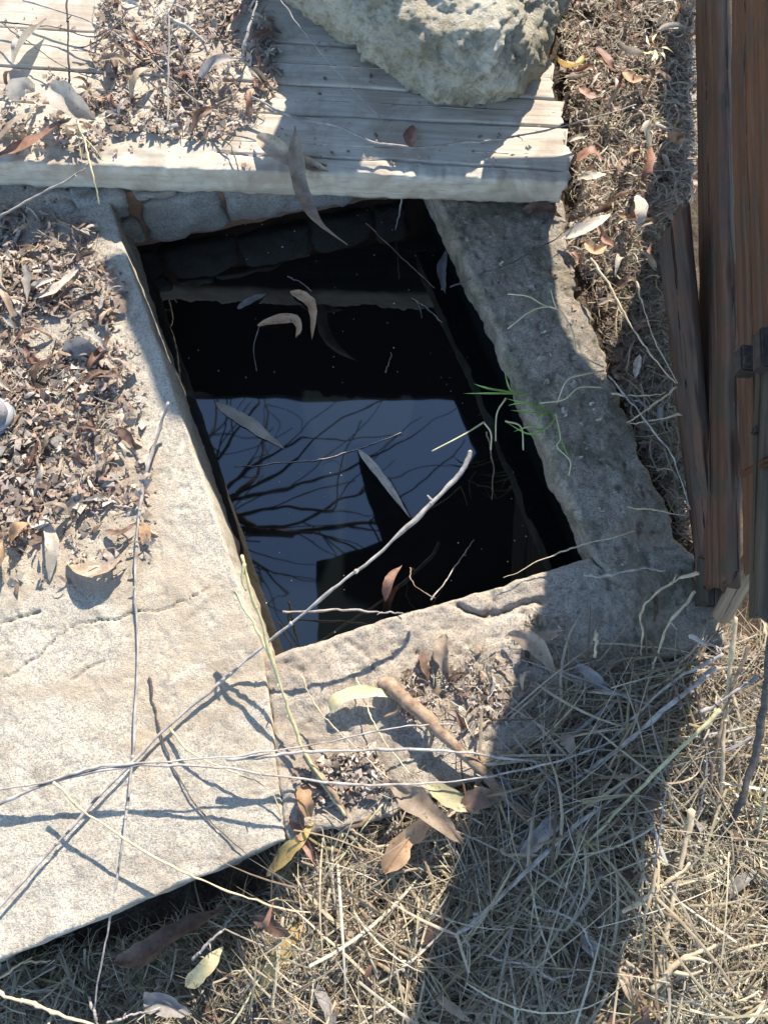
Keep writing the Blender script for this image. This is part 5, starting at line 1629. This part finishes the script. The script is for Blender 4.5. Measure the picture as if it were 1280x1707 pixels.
stack([shoe_ring(0.006, -.004), shoe_ring(0.008, 0), shoe_ring(0.013, .001), shoe_ring(0.015, -.003), shoe_ring(0.017, -.003), shoe_ring(0.019, .001), shoe_ring(0.025, .001), shoe_ring(0.028, -.003), shoe_ring(.030, -.006)], M['rubber'], 'sole')
stack([shoe_ring(0.029, -.006), shoe_ring(0.036, -.004), shoe_ring(0.048, -.008), shoe_ring(0.060, -.018), shoe_ring(0.068, -.032), shoe_ring(.072, -.045)], M['shoe'], 'upper')

# ------------------------------------------------------------------ tree that the water mirrors, and an added sheet that darkens the mirrored sky
tree = thing('bare_tree', 'bare leafless tree overhanging the pit, seen mirrored in the water', 'tree', (-3.3, 1.1, -0.06))
rt = random.Random(5)
tr_parts = {'trunk': [], 'branch': [], 'twigs': []}


def grow(p, d, L, r, lev):
    n = 7
    pts = [np.array(p)]
    d = np.array(d, float)
    for k in range(n):
        d = d + np.array([rt.gauss(0, .13), rt.gauss(0, .13), rt.gauss(0, .08)])
        d /= np.linalg.norm(d)
        pts.append(pts[-1] + d * L / n)
    pts = np.array(pts)
    key = 'trunk' if lev == 0 else ('branch' if lev == 1 else 'twigs')
    if lev < 4:
        tr_parts[key].append(tube(smooth_path(pts, 14), r * (1, .75, .6, .55)[lev], r * 0.55 * (1, .75, .6, .55)[lev], 6))
    if lev >= 4:
        return
    nb = (4, 6, 5, 4)[lev]
    for k in range(nb):
        t = rt.uniform(0.35, 1.0) if k < nb - 1 else 1.0
        i = min(int(t * n), n)
        nd = d * 0.75 + np.array([rt.gauss(0, .55), rt.gauss(0, .55), rt.gauss(0.05, .4)])
        nd /= np.linalg.norm(nd)
        grow(pts[i], nd, L * rt.uniform(0.5, 0.72), r * rt.uniform(0.32, 0.48), lev + 1)


grow((-3.3, 1.1, -0.1), (0.15, -0.02, 1), 2.8, 0.16, 0)
grow((-2.8, 1.1, 2.7), (1, .10, .40), 2.4, 0.075, 1)
grow((-2.8, 1.05, 2.8), (1, -.05, .75), 2.6, 0.08, 1)
grow((-2.8, 1.1, 2.9), (1, .22, .8), 2.6, 0.06, 1)
for k, v in tr_parts.items():
    V, F = join(v)
    o = mesh_obj(k, V, F, M['bark'], tree)
    if k == 'twigs':
        o['kind'] = 'stuff'

SZ = 3.0


def mirrored(px, py, z):
    """plan place at height z that the water shows at photo point (px, py)"""
    d = ray(px, py)
    w = CAMP + d * ((WATER_Z - CAM_H) / d[2])
    d = d * np.array([1, 1, -1])
    return w + d * ((z - WATER_Z) / d[2])


sky_blocker = thing('sky_blocker', 'added unseen dark sheet overhead, shaped to block the sky mirrored in the water', 'sky_blocker', (1.9, -0.4, -0.05))
pl = [mirrored(*q, SZ) for q in ((530, 1120), (530, 937), (640, 902), (628, 868), (606, 800), (596, 752), (610, 758), (640, 795), (690, 866), (730, 822), (796, 755), (756, 664), (120, 658))]  # outline of the added sheet follows the dark part of the reflection
xl = pl[-1][0] - 0.5
pl[-1] = np.array([xl, pl[-1][1], SZ])
pl += [np.array([xl, 3.45, SZ]), np.array([3.2, 3.45, SZ]), np.array([3.2, -0.9, SZ]), np.array([pl[0][0], -0.9, SZ])]
n = len(pl)
V = [tuple(p) for p in pl] + [(p[0], p[1], SZ + 0.05) for p in pl]
F = [list(range(n))[::-1], [n + i for i in range(n)]] + [[i, (i + 1) % n, n + (i + 1) % n, n + i] for i in range(n)]
mesh_obj('blocker_sheet', V, F, M['blocker_sheet'], sky_blocker, smooth=False)
for (x, y) in ((3.0, -0.7), (3.0, 1.5), (3.0, 3.3), (1.4, -0.8)):
    small_box('blocker_post', (x, y, SZ / 2 - 0.05), np.array([1., 0, 0]), np.array([0, 1., 0]), np.array([0, 0, 1.]), (0.05, 0.05, SZ / 2 + 0.03), M['gate'], sky_blocker, 0.1)  # supports added under the unseen sheet
